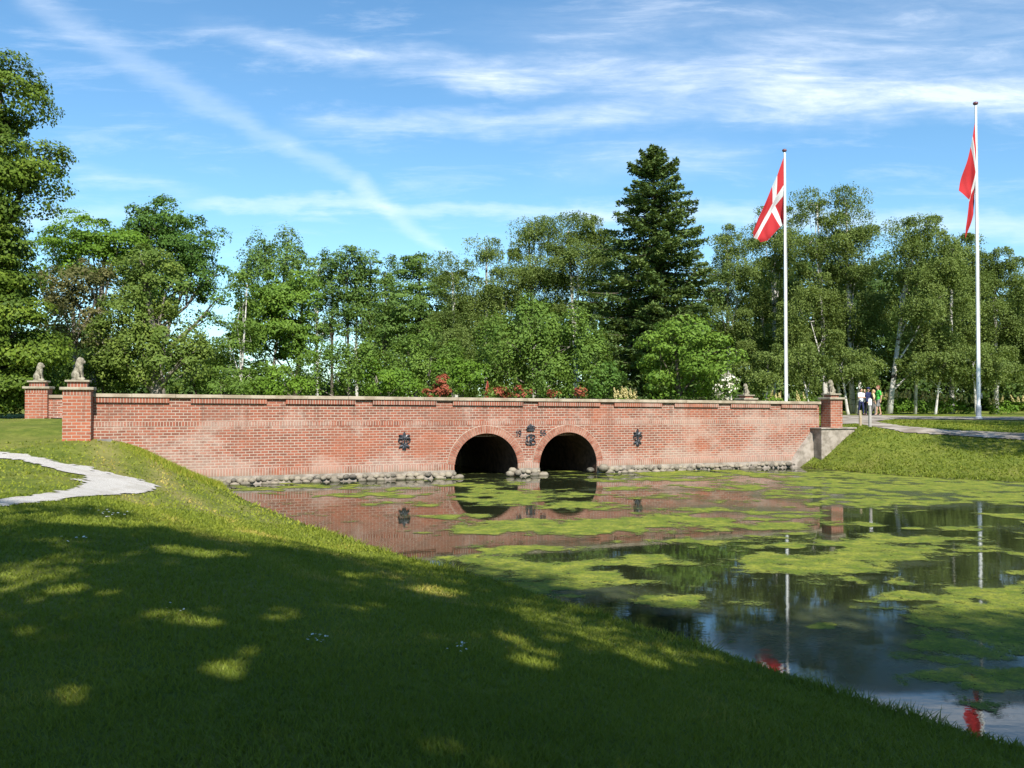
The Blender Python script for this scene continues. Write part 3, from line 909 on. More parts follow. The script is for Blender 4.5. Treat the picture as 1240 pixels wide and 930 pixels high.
# rubble stones at the foot, each built on its own
cnt = 0
def foot_stone(s, y, z, r):
    global cnt
    b = MB()
    b.ball((0, 0, 0), r, 10, 8, 0.22)
    o = b.build('footing_stone', M['stone'], bridge, smooth=True)
    o.location = (s, y, z); o.rotation_euler = (random.uniform(-.3, .3), random.uniform(-.25, .25), random.uniform(-.5, .5))
s = -0.25
while s < 19.4:
    r = random.uniform(0.065, 0.12) if s < 6.8 else random.uniform(0.065, 0.105)
    inarch = any(abs(s - c) < rr + 0.02 for c, rr in ARCH)
    if not inarch:
        foot_stone(s + r, random.uniform(-.10, -.02), random.uniform(0.09, 0.14), (r * 1.12, r * 1.0, r * random.uniform(.66, .95)))
    s += 2 * r * 0.98
mb = MB()
cur = -0.6
for c, r in ARCH + [(19.45, 0.0)]:
    mb.box(cur, c - r - 0.01, -0.075, -0.001, -0.55, 0.232)
    cur = c + r + 0.01
mb.build('footing', M['concrete'], bridge)
# lower row, half under water
s = -0.1
n_low = 0
while s < 19.3 and n_low < 34:
    r = random.uniform(0.09, 0.15)
    inarch = any(abs(s - c) < rr for c, rr in ARCH)
    if not inarch and random.random() < 0.6:
        foot_stone(s + r, random.uniform(-.20, -.14), random.uniform(-0.02, 0.03), (r * 1.2, r, r * .7)); n_low += 1
    s += 2 * r * 1.15

# pillars
def pillar(s, v, w, z0, zcap, name='pillar', rot=0.0, neck_h=0.13, parent=None):
    """brick pier with stone cap and raised block for a statue; returns height of the statue bed"""
    p = bpy.data.objects.new('pillar', None); link(p, bridge)
    p.location = (s, v, 0); p.rotation_euler = (0, 0, rot)
    h = w / 2
    b = MB(); b.box(-h, h, -h, h, z0, zcap - 0.13); b.build('pier', M['pbrick'], p)
    b = MB(); b.box(-h - .004, h + .004, -h - .004, h + .004, zcap - .13, zcap); b.build('top_course', M['psoldier'], p)
    b = MB(); b.box(-h - .07, h + .07, -h - .07, h + .07, zcap + .001, zcap + .075); b.build('capstone', M['capstone'], p, bevel=.015)
    n = h * 0.70
    b = MB(); b.box(-n, n, -n, n, zcap + .076, zcap + .076 + neck_h); b.build('neck', M['psoldier'], p)
    zz = zcap + .077 + neck_h
    n2 = n + .06
    b = MB(); b.box(-n2, n2, -n2, n2, zz, zz + .05); b.build('bed_slab', M['capstone'], p, bevel=.01)
    return zz + .051
def lion(s, v, z, scale, face, label):
    """seated lion, paws on a shield; +x is the way it faces"""
    q = bw(s, v)
    o = MB()
    B = o
    B.ball((-.10, 0, .16), (.17, .155, .16), 12, 8)           # haunches
    B.cap2((-.10, 0, .20), .145, (.03, 0, .42), .135)          # back to chest
    B.ball((.06, 0, .38), (.13, .135, .15), 12, 8)
    B.ball((.05, 0, .55), (.145, .15, .17), 12, 8)             # mane
    B.ball((.00, 0, .47), (.13, .155, .17), 12, 8)
    B.ball((.12, 0, .60), (.105, .095, .10), 12, 8)            # head
    B.cap2((.16, 0, .575), .062, (.225, 0, .56), .05)          # muzzle
    for sg in (-1, 1):
        B.ball((.07, sg * .085, .69), .032, 8, 6)              # ears
        B.cap2((.10, sg * .085, .38), .058, (.15, sg * .085, .10), .045)   # forelegs
        B.cap2((.15, sg * .085, .05), .05, (.205, sg * .085, .04), .042)   # paws
        B.ball((-.05, sg * .135, .14), (.13, .06, .12), 10, 7)  # thigh
        B.cap2((-.03, sg * .14, .045), .045, (.09, sg * .14, .04), .04)    # hind foot
        B.ball((.20, sg * .045, .615), .016, 6, 5)
    B.cap2((-.22, .02, .05), .035, (-.24, .12, .12), .028); B.cap2((-.24, .12, .12), .028, (-.16, .17, .20), .03)
    B.box(-.25, .24, -.17, .17, -.0, .035)
    ob = o.build('lion_statue', M['statue'], None, remesh=0.014)
    ob.location = (q[0], q[1], z); ob.rotation_euler = (0, 0, BANG + face); ob.scale = (scale * .70, scale * .80, scale * .92)
    tag(ob, label, 'statue', 'stone lions on the bridge pillars')
def z_at(py, Y): return EYE - (py - HOR) * Y / F

# near west pillar
ql = s_of_px(95.5)
zL = z_at(472.5, 24.3)
sl = ql; vl = -0.30
zb1 = pillar(sl, vl, 0.66, 0.7, zL, rot=R(-3))
lion(sl, vl, zb1, 0.90, R(-6), 'seated stone lion on the largest pillar, where the long brick parapet starts')
# far west pillar
pf = at(47, 470, 29.6)
rel = pf[:2] - BO
sf, vf = rel @ BU, rel @ BV
zF = z_at(471, 29.6)
zb2 = pillar(sf, vf, 0.64, 1.2, zF, rot=R(-8))
lion(sf, vf, zb2, 0.88, R(-4), 'seated stone lion on the pillar standing directly before the huge dark tree')
b = MB(); b.box(sf + .3, S0 + .2, vf - .2, vf + .18, 1.2, ztop(S0) - .10); b.build('rear_wall_return', M['brick'], bridge)
b = MB(); b.box(sf + .3, S0 + .2, vf - .26, vf + .25, ztop(S0) - .098, ztop(S0) - .0); b.build('coping', M['coping'], bridge, bevel=.008)
# near east pillar
qr = s_of_px(1001)
zR = z_at(483.8, 33.0)
srp, vrp = qr + .02, -0.22
zb3 = pillar(srp, vrp, 0.52, 0.8, zR, rot=0.0, neck_h=0.085)
lion(srp, vrp, zb3, 0.74, R(176), 'seated stone lion on the brick pillar between the white flagpole and the walkers')
# far east pillar
pe = at(903.5, 480, 40.6)
rel = pe[:2] - BO
se, ve = rel @ BU, rel @ BV
zE = z_at(484.2, 40.6)
zb4 = pillar(se, ve, 0.60, 1.2, zE, rot=0.0, neck_h=0.09)
lion(se, ve, zb4, 0.74, R(176), 'small seated stone lion peeping over the coping beside the white blossoming shrub')

# rendered end blocks of the bridge
b = MB()
b.box(S1 - .36, S1 + 1.10, -0.55, 0.25, -0.3, 1.335); b.build('end_plinth', M['concrete'], bridge, bevel=.02)
b = MB()
b.box(S1 - .41, S1 + 1.16, -0.60, 0.25, 1.337, 1.385); b.build('plinth_ledge', M['concrete'], bridge, bevel=.01)
b = MB()
V = [(18.95, -.003, -.3), (20.5, -.003, -.3), (20.5, -.003, 1.33), (20.05, -.003, 1.33), (19.35, -.003, .55), (19.0, -.003, .12)]
V2 = [(x + (0.12 if i < 2 else 0.05), -.16 if z < .6 else -.10, z) for i, (x, y, z) in enumerate(V)]
b.add(V + V2, [[6, 7, 8, 9, 10, 11], [0, 5, 11, 6], [5, 4, 10, 11], [4, 3, 9, 10], [3, 2, 8, 9], [2, 1, 7, 8]])
b.build('wing_wall', M['concrete'], bridge)
b = MB(); b.box(S0 + .30, S0 + .66, -.42, -.004, 0.9, 1.30); b.build('end_block', M['greyblock'], bridge, bevel=.015)
# approach kerb behind the near west pillar
b = MB(); b.box(sf - .2, S0 + .1, vf - .55, vf - .22, 1.2, 1.72); b.build('approach_kerb', M['concrete'], bridge, bevel=.02)

# loose boulders at the arch mouths
def boulder(px, py, r, label, off=-0.12):
    s = s_of_px(px); q = bw(s, off); Y = q[1]
    z = EYE - (py - HOR) * Y / F
    b = MB(); b.ball((0, 0, 0), (r * 1.15, r, r * .8), 12, 9, 0.16)
    o = b.build('boulder', M['stone'], None, smooth=True)
    o.location = (q[0], q[1], z); o.rotation_euler = (random.uniform(-.3, .3), random.uniform(-.3, .3), random.uniform(0, 3))
    tag(o, label, 'boulder', 'loose boulders at the arch mouths')
boulder(727.5, 566.5, 0.16, 'largest grey boulder leaning on the wall just beside the second arch', -0.18)
boulder(717.5, 569, 0.11, 'small dark boulder lying inside the mouth of the second arch', 0.15)
boulder(737.5, 567.5, 0.11, 'pale boulder touching the largest grey boulder beside the second arch', -0.16)
boulder(619.5, 570, 0.13, 'pale boulder in the first arch mouth against the middle pier', -0.1)
boulder(616, 574, 0.13, 'dark wet boulder half in the water at the middle pier of the first arch', -0.12)
boulder(624, 572.5, 0.12, 'small boulder under the middle pier between the two arches', -0.2)

# ------------------------------------------------------------------ vegetation
def leaf_quads(C, N, size, aspect=0.6, jitter=0.35):
    n = len(C)
    N = N / (np.linalg.norm(N, axis=1, keepdims=True) + 1e-9)
    T = rng.normal(size=(n, 3)); T -= N * (T * N).sum(1, keepdims=True)
    T /= (np.linalg.norm(T, axis=1, keepdims=True) + 1e-9)
    B = np.cross(N, T)
    s = size * (1 + jitter * (rng.random(n) * 2 - 1))[:, None]
    V = np.empty((n, 4, 3))
    V[:, 0] = C - T * s * .5; V[:, 1] = C + B * s * aspect * .5 - N * s * .08
    V[:, 2] = C + T * s * .5; V[:, 3] = C - B * s * aspect * .5 - N * s * .08
    return V.reshape(-1, 3), np.arange(n * 4).reshape(n, 4)

def unit(n):
    d = rng.normal(size=(n, 3)); return d / np.linalg.norm(d, axis=1, keepdims=True)

def crown_points(lobes, lai, leaf_area, clump, style, gap=0.0):
    """lobes: array rows (x,y,z,rx,ry,rz) local metres. returns positions, normals, tint, clump centres"""
    lobes = np.asarray(lobes, float)
    PC = []; PN = []; PT = []; CC = []
    for (x, y, z, rx, ry, rz) in lobes:
        area = math.pi * rx * rz
        nl = int(area * lai / leaf_area)
        nc = max(6, int(area * 1.35 / (clump * clump)))
        d = unit(nc)
        rad = 0.35 + 0.62 * rng.random(nc) ** 0.5
        c = np.stack([x + rx * d[:, 0] * rad, y + ry * d[:, 1] * rad, z + rz * d[:, 2] * rad], 1)
        if gap: 
            k = rng.random(nc) > gap
            c = c[k]; d = d[k]; nc = len(c)
        CC.append(c)
        per = max(4, nl // max(nc, 1))
        ctint = rng.random(nc)
        cs = clump * (0.55 + 0.9 * rng.random(nc))
        dd = rng.normal(size=(nc, per, 3)) + 0.55 * d[:, None, :] + np.array([0, 0, 0.55])
        dd /= np.linalg.norm(dd, axis=2, keepdims=True)
        if style == 'weep':
            # a small dome of twigs with leaves strung down from it
            nst = max(10, per // 9)
            an = rng.random((nc, nst)) * 6.283; rr_ = np.sqrt(rng.random((nc, nst))) * 0.85
            st = np.stack([rr_ * np.cos(an), rr_ * np.sin(an), 0.55 * np.sqrt(np.maximum(1 - rr_ ** 2, 0))], 2)
            ln = 0.35 + 1.25 * rng.random((nc, nst)) * (0.35 + 0.65 * rr_)
            pick = rng.integers(0, nst, size=(nc, per))
            base = np.take_along_axis(st, pick[:, :, None].repeat(3, 2), 1)
            hang = np.take_along_axis(ln, pick, 1) * rng.random((nc, per))
            off = base + rng.normal(size=(nc, per, 3)) * 0.07
            off[:, :, 2] -= hang
            off[:, :, 0] += hang * 0.10
        else:
            off = dd * (0.62 + 0.42 * rng.random((nc, per, 1)) ** 0.7)
            if style == 'layer':
                off[:, :, 2] *= 0.42; off[:, :, :2] *= 1.15
            elif style == 'upright':
                off[:, :, 2] *= 1.15; off[:, :, :2] *= 0.72
                off += rng.normal(size=off.shape) * 0.12
            else:
                off[:, :, 2] *= 0.68
            off += rng.normal(size=off.shape) * 0.09
        p = c[:, None, :] + off * cs[:, None, None]
        nn = 0.9 * dd + 0.35 * d[:, None, :] + rng.normal(size=p.shape) * 0.45
        if style != 'weep': nn[:, :, 2] += 0.35
        else: nn += rng.normal(size=p.shape) * 0.2
        tn = np.clip(ctint[:, None] * 0.45 + rng.random((nc, per)) * 0.35 + 0.2 * rng.random(), 0, 1)
        PC.append(p.reshape(-1, 3)); PN.append(nn.reshape(-1, 3)); PT.append(tn.ravel())
    return np.concatenate(PC), np.concatenate(PN), np.concatenate(PT), np.concatenate(CC)

def limbs(b, base_r, top, lobes, centres, nb_twigs, bend=0.25, fork=None):
    """tapered trunk to the crown and a limb to each lobe"""
    top = np.array(top, float)
    n = 7
    w1 = rng.normal(size=2) * bend
    tr = []
    for i in range(n + 1):
        t = i / n
        off = np.array([w1[0] * math.sin(t * 2.6), w1[1] * math.sin(t * 2.2), 0]) * 0.6
        tr.append(np.array([0, 0, -0.15]) * (1 - t) + top * t + off * t * (1.2 - t))
    rad = [base_r * (1.25 if i == 0 else 1.0) * (1 - 0.72 * (i / n)) for i in range(n + 1)]
    b.tube(tr, rad, 8)
    for l in lobes:
        c = np.array(l[:3])
        # leave the trunk below the lobe
        k = int(np.clip(n * (c[2] * 0.62) / max(top[2], .1), 1, n - 1))
        s = tr[k]
        mid = s * 0.45 + c * 0.55 + np.array([0, 0, 0.10 * np.linalg.norm(c - s)]) * rng.uniform(-.6, 1) + rng.normal(size=3) * .12
        r = max(rad[k] * 0.5, 0.02)
        b.tube([s, mid, c], [r, r * .65, r * .3], 5, False)
        d = np.linalg.norm((centres - c) / np.array([l[3], l[4], l[5]]), axis=1)
        near = np.where(d < 1.15)[0]
        if len(near):
            for j in rng.choice(near, size=min(nb_twigs, len(near)), replace=False):
                e = centres[j]
                st = mid if rng.random() < .4 else c
                m2 = (st + e) / 2 + rng.normal(size=3) * .15
                b.tube([st, m2, e], [r * .32, r * .22, r * .08], 4, False)

def tree(name, label, cat, group, base_px, Y, lobes_px, leafmat, leaf=0.17, lai=3.4, clump=0.75, style='round', bark='dark', tr=0.22,
         depth=1.0, gap=0.0, aspect=0.6, twigs=5, top_px=None, parts=('trunk', 'crown'), base=None, scale_lobes=1.0, kind=None):
    if base is None:
        bx = (base_px - 620) / F * Y
        bzv = gz(bx, Y)
    else:
        bx, Y, bzv = base
    root = empty(name, (bx, Y, bzv))
    tag(root, label, cat, group, kind)
    k = Y / F
    lob = []
    for i, (px, py, rx, ry) in enumerate(lobes_px):
        q = at(px, py, Y)
        rxm, rzm = rx * k * scale_lobes, ry * k * scale_lobes
        rd = 0.5 * (rxm + rzm) * depth
        lob.append((q[0] - bx, rng.uniform(-.45, .45) * rd, q[2] - bzv, rxm, rd, rzm))
    lob = np.array(lob)
    area = leaf * leaf * aspect * 0.5
    C, N, T, CC = crown_points(lob, lai, area, clump, style, gap)
    ok = C[:, 2] > 0.03
    C, N, T = C[ok], N[ok], T[ok]
    V, Q = leaf_quads(C, N, leaf, aspect)
    mesh_np(parts[1], V, Q, L[leafmat], root, attrs={'tint': ('FACE', T)})
    b = MB()
    if top_px is not None:
        q = at(top_px[0], top_px[1], Y); top = (q[0] - bx, 0.0, q[2] - bzv)
    else:
        j = int(np.argmax(lob[:, 2])); top = (lob[j, 0], lob[j, 1] * .5, lob[j, 2])
    limbs(b, tr, top, lob, CC, twigs)
    b.build(parts[0], BK[bark], root, smooth=True)
    return root

T_ = 'trees left of the arches'
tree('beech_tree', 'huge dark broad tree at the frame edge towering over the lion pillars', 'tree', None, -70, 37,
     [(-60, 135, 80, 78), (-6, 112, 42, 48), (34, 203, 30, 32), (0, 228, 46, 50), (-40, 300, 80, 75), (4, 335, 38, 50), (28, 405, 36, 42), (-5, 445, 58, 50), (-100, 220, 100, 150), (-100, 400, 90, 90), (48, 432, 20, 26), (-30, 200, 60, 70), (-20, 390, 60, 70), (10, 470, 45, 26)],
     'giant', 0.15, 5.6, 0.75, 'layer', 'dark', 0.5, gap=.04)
tree('elm_tree', 'leafy bright green tree behind the pillars with a rounded top', 'tree', None, 108, 54,
     [(92, 288, 42, 28), (128, 284, 36, 24), (66, 305, 24, 26), (110, 320, 42, 32), (148, 305, 28, 28)], 'bright', 0.17, 3.6, 0.8, 'layer', 'grey', 0.28)
tree('copper_tree', 'olive brown leaved tree between the bright green tree and the lion pillar', 'tree', None, 96, 49,
     [(85, 345, 36, 34), (98, 380, 36, 36), (70, 365, 28, 40), (102, 420, 26, 28), (120, 350, 25, 25)], 'brown', 0.16, 2.7, 0.65, 'round', 'grey', 0.2, gap=.12)
tree('oak_tree', 'tall dark green oak with a crooked bare limb reaching out over the sky gap', 'tree', None, 196, 57,
     [(178, 266, 26, 17), (214, 268, 38, 21), (236, 300, 34, 32), (204, 300, 40, 36), (250, 335, 20, 28), (225, 345, 32, 26), (188, 340, 32, 32), (262, 362, 12, 9), (243, 385, 12, 7), (170, 290, 22, 20)], 'oak', 0.17, 4.0, 0.7, 'round', 'grey', 0.36, twigs=7)
tree('lime_tree', 'yellowish green broad tree with a stout trunk in front of the dark oak', 'tree', None, 192, 46,
     [(172, 315, 27, 24), (162, 352, 40, 36), (196, 352, 36, 34), (158, 400, 46, 40), (204, 400, 38, 38), (178, 436, 58, 26), (222, 440, 30, 24), (135, 425, 24, 34)], 'yellow', 0.15, 3.2, 0.65, 'round', 'grey', 0.34, gap=.08)
tree('understory_shrub', 'dark shrub filling the shade between the stout trunk and the slender pale sapling', 'shrub', None, 246, 51,
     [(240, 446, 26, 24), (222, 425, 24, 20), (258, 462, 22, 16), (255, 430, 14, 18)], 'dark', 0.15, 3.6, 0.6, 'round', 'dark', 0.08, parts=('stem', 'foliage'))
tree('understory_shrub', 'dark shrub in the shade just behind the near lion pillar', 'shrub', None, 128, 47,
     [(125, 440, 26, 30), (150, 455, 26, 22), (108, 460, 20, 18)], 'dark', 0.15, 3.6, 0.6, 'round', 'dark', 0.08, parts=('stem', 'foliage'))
tree('young_ash_tree', 'slender airy sapling with a thin pale trunk beside the round bright maple', 'tree', None, 289, 49,
     [(290, 372, 22, 26), (276, 408, 24, 26), (300, 345, 15, 20), (296, 412, 18, 24), (276, 448, 26, 24), (300, 455, 20, 22)], 'shrub', 0.13, 2.2, 0.55, 'layer', 'birch', 0.085, gap=.2)
tree('aspen_tree', 'tall thin tree with feathery twin tops rising behind the round maple', 'tree', None, 325, 78,
     [(314, 303, 15, 15), (346, 302, 18, 18), (333, 325, 40, 24), (305, 350, 22, 28), (360, 335, 24, 24), (320, 312, 12, 26), (348, 292, 7, 10)], 'beech', 0.2, 2.6, 0.7, 'upright', 'grey', 0.16, gap=.15)
tree('maple_tree', 'round bright green maple with dense leaves and a dark trunk', 'tree', None, 355, 54,
     [(334, 358, 42, 25), (316, 385, 32, 34), (350, 384, 33, 34), (330, 410, 40, 24), (366, 352, 17, 18), (362, 422, 20, 20), (326, 455, 22, 18), (308, 466, 18, 12), (304, 405, 16, 20)], 'maple', 0.18, 5.6, 0.62, 'round', 'dark', 0.17)
H_ = 'slender beeches in a row against the sky'
bx_ = [(386, 308, 'pale trunk nearest the round maple'), (402, 306, 'thin grey trunk'), (421, 300, 'dark straight trunk in the middle of the row'), (434, 309, 'leaning pale trunk'), (450, 301, 'dark forked trunk'), (466, 312, 'thin dark trunk beside the full dark beech')]
BL = ['slender beech nearest the round maple, its crown dark against the sky', 'slender beech with bare lower trunk, second from the round maple',
      'slender beech with dark straight trunk, third from the round maple', 'slender pale barked beech, fourth from the round maple',
      'slender beech with dark trunk, second from the full dark beech', 'slender beech beside the full dark beech, sky around its trunk']
for i, (x, y, _) in enumerate(bx_):
    tree('slender_beech', BL[i], 'tree', H_, x + (i % 3 - 1) * 2, 80, [(x, y + 18, 17, 19), (x - 6 + 3 * (i % 2), y + 45, 21, 26), (x + 5, y + 74, 19, 24), (x - 3, y + 96, 13, 12)], 'beech', 0.2, 2.5, 0.6, 'upright' if i % 2 else 'layer',
         'birch' if i in (0, 3) else 'dark', 0.15, gap=.12)
tree('beech_tree', 'full dark green beech between the slender beeches and the drooping birches', 'tree', None, 505, 75,
     [(508, 318, 17, 14), (505, 338, 32, 28), (490, 370, 34, 34), (525, 368, 30, 34), (508, 405, 36, 28), (478, 400, 20, 26)], 'beech', 0.2, 3.6, 0.75, 'layer', 'dark', 0.24)
J_ = 'drooping birches behind the bridge'
tree('birch_tree', 'drooping birch beside the full dark beech, pale trunk showing above the bushes', 'tree', J_, 553, 66, [(548, 332, 22, 24), (548, 375, 27, 36), (556, 420, 26, 32), (540, 405, 20, 26)], 'birch', 0.125, 4.4, 1.0, 'weep', 'birch', 0.17)
tree('birch_tree', 'drooping birch with a narrow rounded tip standing apart from its neighbours', 'tree', J_, 588, 67, [(589, 300, 15, 16), (598, 340, 26, 34), (592, 385, 32, 36), (600, 428, 32, 30), (575, 360, 20, 26)], 'birch', 0.125, 4.4, 1.0, 'weep', 'birch', 0.17)
tree('birch_tree', 'tall pale crowned birch with two feathery tops above the wide hazel bush', 'tree', J_, 648, 70, [(640, 280, 17, 16), (660, 284, 16, 17), (648, 318, 34, 32), (638, 362, 36, 34), (662, 350, 26, 30)], 'birch', 0.125, 4.4, 1.0, 'weep', 'birch', 0.19)
tree('birch_tree', 'broad birch with drooping foliage right against the tall conifer', 'tree', J_, 700, 69, [(688, 280, 26, 18), (712, 290, 24, 22), (698, 318, 38, 34), (694, 360, 40, 40), (728, 305, 18, 26), (735, 350, 22, 40)], 'birch', 0.125, 4.4, 1.0, 'weep', 'birch', 0.2)

# shrubs behind the parapet
tree('hazel_bush', 'wide mid green hazel bush below the two topped birch', 'bush', None, 655, 47,
     [(655, 396, 36, 24), (620, 418, 40, 32), (690, 420, 40, 34), (655, 442, 58, 36), (598, 450, 28, 28), (720, 446, 22, 30), (640, 385, 20, 16)], 'shrub', 0.14, 3.6, 0.62, 'upright', 'grey', 0.1, parts=('stem', 'foliage'))
tree('willow_bush', 'pale green willow bush below the full dark beech', 'bush', None, 520, 51, [(522, 432, 36, 28), (492, 442, 34, 28), (548, 448, 26, 28), (520, 455, 40, 24)], 'shrub', 0.14, 3.2, 0.6, 'upright', 'grey', 0.09, parts=('stem', 'foliage'))
tree('willow_bush', 'grey green willow bush below the slender beeches', 'bush', None, 420, 50, [(402, 450, 34, 26), (442, 446, 38, 30), (372, 462, 24, 18), (425, 440, 26, 22)], 'shrub', 0.14, 3.0, 0.6, 'upright', 'grey', 0.09, parts=('stem', 'foliage'))
tree('elder_bush', 'low leafy bush between the two willow bushes', 'bush', None, 470, 46, [(470, 462, 28, 18), (455, 455, 18, 16), (488, 466, 18, 14)], 'bright', 0.14, 3.4, 0.5, 'round', 'grey', 0.06, parts=('stem', 'foliage'))
tree('elder_bush', 'low green bush between the red hut and the wide hazel bush', 'bush', None, 560, 46, [(562, 460, 20, 22), (545, 452, 18, 20), (578, 455, 12, 16)], 'bright', 0.14, 3.2, 0.5, 'round', 'grey', 0.06, parts=('stem', 'foliage'))
tree('elder_bush', 'low bush spilling over the coping below the round maple', 'bush', None, 345, 47, [(345, 465, 26, 14), (320, 470, 20, 10), (365, 470, 16, 10)], 'bright', 0.14, 3.2, 0.5, 'round', 'grey', 0.06, parts=('stem', 'foliage'))
tree('elder_bush', 'low bush below the pale sapling spilling behind the coping', 'bush', None, 270, 47, [(268, 466, 22, 14), (290, 470, 18, 10), (250, 470, 16, 10)], 'shrub', 0.14, 3.0, 0.5, 'round', 'grey', 0.06, parts=('stem', 'foliage'))
tree('magnolia_tree', 'bright leafy small tree in front of the tall conifer', 'tree', None, 826, 44,
     [(825, 408, 36, 22), (800, 430, 28, 30), (850, 430, 32, 32), (825, 456, 52, 28), (872, 425, 16, 20), (815, 395, 16, 14)], 'maple', 0.16, 3.4, 0.55, 'layer', 'dark', 0.13, gap=.08)
tree('elder_bush', 'small dark bush beneath the tall conifer beside the cream plumes', 'bush', None, 728, 46, [(728, 462, 20, 20), (745, 450, 14, 18)], 'oak', 0.14, 3.2, 0.5, 'round', 'grey', 0.06, parts=('stem', 'foliage'))

# conifer
def conifer(base_px, Y, label):
    bx = (base_px - 620) / F * Y; bz0 = gz(bx, Y)
    root = empty('fir_tree', (bx, Y, bz0)); tag(root, label, 'tree')
    k = Y / F
    H = at(790, 174, Y)[2] - bz0
    b = MB()
    b.tube([(0, 0, -.2), (.1, 0, H * .3), (.05, .05, H * .7), (0, 0, H)], [.34, .26, .13, .02], 8)
    prof = [(174, 1), (186, 13), (200, 25), (220, 41), (240, 54), (262, 60), (285, 74), (300, 82), (335, 84), (360, 86), (400, 86), (440, 86), (480, 84)]
    pyv = np.array([p[0] for p in prof]); pw = np.array([p[1] for p in prof])
    C = []; N = []; Tt = []; 
    py = 178.0
    while py < 474:
        z = at(790, py, Y)[2] - bz0
        w0 = np.interp(py, pyv, pw) * k
        nb = int(rng.integers(5, 9)) if py < 340 else int(rng.integers(6, 10))
        a0 = rng.uniform(0, 6.28)
        for j in range(nb):
            a = a0 + 6.283 * j / nb + rng.normal() * .2
            Lb = w0 * (rng.uniform(0.72, 1.05) if rng.random() < .75 else rng.uniform(.45, 1.25))
            if Lb < .15: Lb = .15
            dirv = np.array([math.cos(a), math.sin(a), 0])
            # sagging bough turned up at the tip
            ts = np.linspace(0, 1, 7)
            up = (0.55 if py < 215 else 0.12)
            pts = [np.array([0, 0, z]) + dirv * Lb * t + np.array([0, 0, Lb * (up * t - (0.34 + .12 * (py > 300)) * t * (1 - t * .55))]) for t in ts]
            if py > 190: b.tube(pts, [.05 * (1 - .8 * t) * (0.5 + Lb / 5) for t in ts], 4, False)
            nl = int(105 * Lb + 12)
            tt = rng.random(nl) ** 0.75
            P0 = np.array([np.interp(tt, ts, [p[i] for p in pts]) for i in range(3)]).T
            sidev = np.array([-math.sin(a), math.cos(a), 0])
            wid = Lb * 0.30 * (1.08 - tt) + .10
            sd = rng.normal(size=nl) * .62
            P0 += sidev[None] * (sd * wid)[:, None]
            P0[:, 2] += -np.abs(sd) * wid * .35 + rng.normal(size=nl) * .05 - rng.random(nl) ** 3 * .28
            C.append(P0)
            nv = rng.normal(size=(nl, 3)) * .45; nv[:, 2] += .9
            N.append(nv)
            ct = rng.random()
            Tt.append(np.clip(.35 * ct + .35 * tt + .35 * rng.random(nl), 0, 1))
        py += rng.uniform(5.0, 8.0) if py < 215 else rng.uniform(8, 12.5)
    C = np.concatenate(C); N = np.concatenate(N); Tt = np.concatenate(Tt)
    V, Q = leaf_quads(C, N, 0.26, .45)
    mesh_np('crown', V, Q, L['conifer'], root, attrs={'tint': ('FACE', Tt)})
    b.build('trunk', BK['dark'], root, smooth=True)
conifer(792, 60, 'tall dark conifer with layered boughs, the highest tree behind the bridge')

RB = 'birches behind the flagpoles'
tree('birch_tree', 'drooping birch squeezed between the tall conifer and the flagpole', 'tree', RB, 884, 70, [(880, 293, 16, 18), (893, 330, 30, 34), (880, 382, 32, 40), (892, 430, 32, 32), (868, 350, 16, 30)], 'birch', 0.125, 4.4, 1.0, 'weep', 'birch', 0.18)
tree('birch_tree', 'tall birch directly behind the red and white flag beside its pole', 'tree', RB, 936, 72, [(938, 262, 18, 16), (926, 298, 32, 34), (938, 345, 36, 42), (925, 398, 36, 42), (950, 285, 16, 26)], 'birch', 0.125, 4.4, 1.0, 'weep', 'birch', 0.18)
tree('birch_tree', 'tallest birch with a leaning tuft on top, first one right of the flag', 'tree', RB, 1000, 66, [(990, 246, 17, 17), (985, 288, 34, 34), (992, 335, 42, 40), (980, 390, 44, 42), (972, 438, 34, 34)], 'birch', 0.125, 4.4, 1.0, 'weep', 'birch', 0.2)
tree('birch_tree', 'tall birch with a high domed crown above the green shirted walker', 'tree', RB, 1032, 66, [(1026, 240, 17, 15), (1032, 272, 28, 28), (1038, 318, 36, 40), (1042, 372, 40, 44), (1032, 428, 38, 36)], 'birch', 0.125, 4.4, 1.0, 'weep', 'birch', 0.2)
tree('birch_tree', 'broad birch whose white crooked trunk shows bare at its side', 'tree', RB, 1076, 62, [(1112, 284, 32, 20), (1116, 318, 42, 34), (1118, 370, 44, 44), (1128, 425, 42, 38), (1096, 330, 18, 40)], 'birch', 0.125, 4.4, 1.0, 'weep', 'birch', 0.2, top_px=(1104, 292))
tree('birch_tree', 'birch with sloping crown close beside the taller flagpole', 'tree', RB, 1152, 65, [(1150, 302, 26, 24), (1160, 338, 38, 38), (1164, 392, 42, 44), (1158, 438, 40, 32)], 'birch', 0.125, 4.4, 1.0, 'weep', 'birch', 0.19)
tree('birch_tree', 'birch just past the taller flagpole, crown lower than its neighbours', 'tree', RB, 1206, 66, [(1204, 324, 26, 24), (1207, 364, 36, 40), (1212, 420, 40, 42)], 'birch', 0.125, 4.4, 1.0, 'weep', 'birch', 0.18)
tree('birch_tree', 'last birch of the row, cut by the frame edge', 'tree', RB, 1256, 65, [(1248, 352, 26, 28), (1250, 395, 34, 44), (1262, 440, 40, 36)], 'birch', 0.125, 4.4, 1.0, 'weep', 'birch', 0.18)
LW = 'low weeping birches at the wood edge'
tree('weeping_birch', 'low weeping birch just beside the foot of the shorter flagpole', 'tree', LW, 925, 57, [(928, 436, 24, 20), (926, 460, 24, 22)], 'birch', 0.13, 4.4, 0.6, 'weep', 'birch', 0.09)
tree('weeping_birch', 'low weeping birch between the shorter flagpole and the near lion', 'tree', LW, 982, 58, [(966, 438, 26, 24), (985, 450, 22, 22)], 'birch', 0.13, 4.4, 0.6, 'weep', 'birch', 0.1)
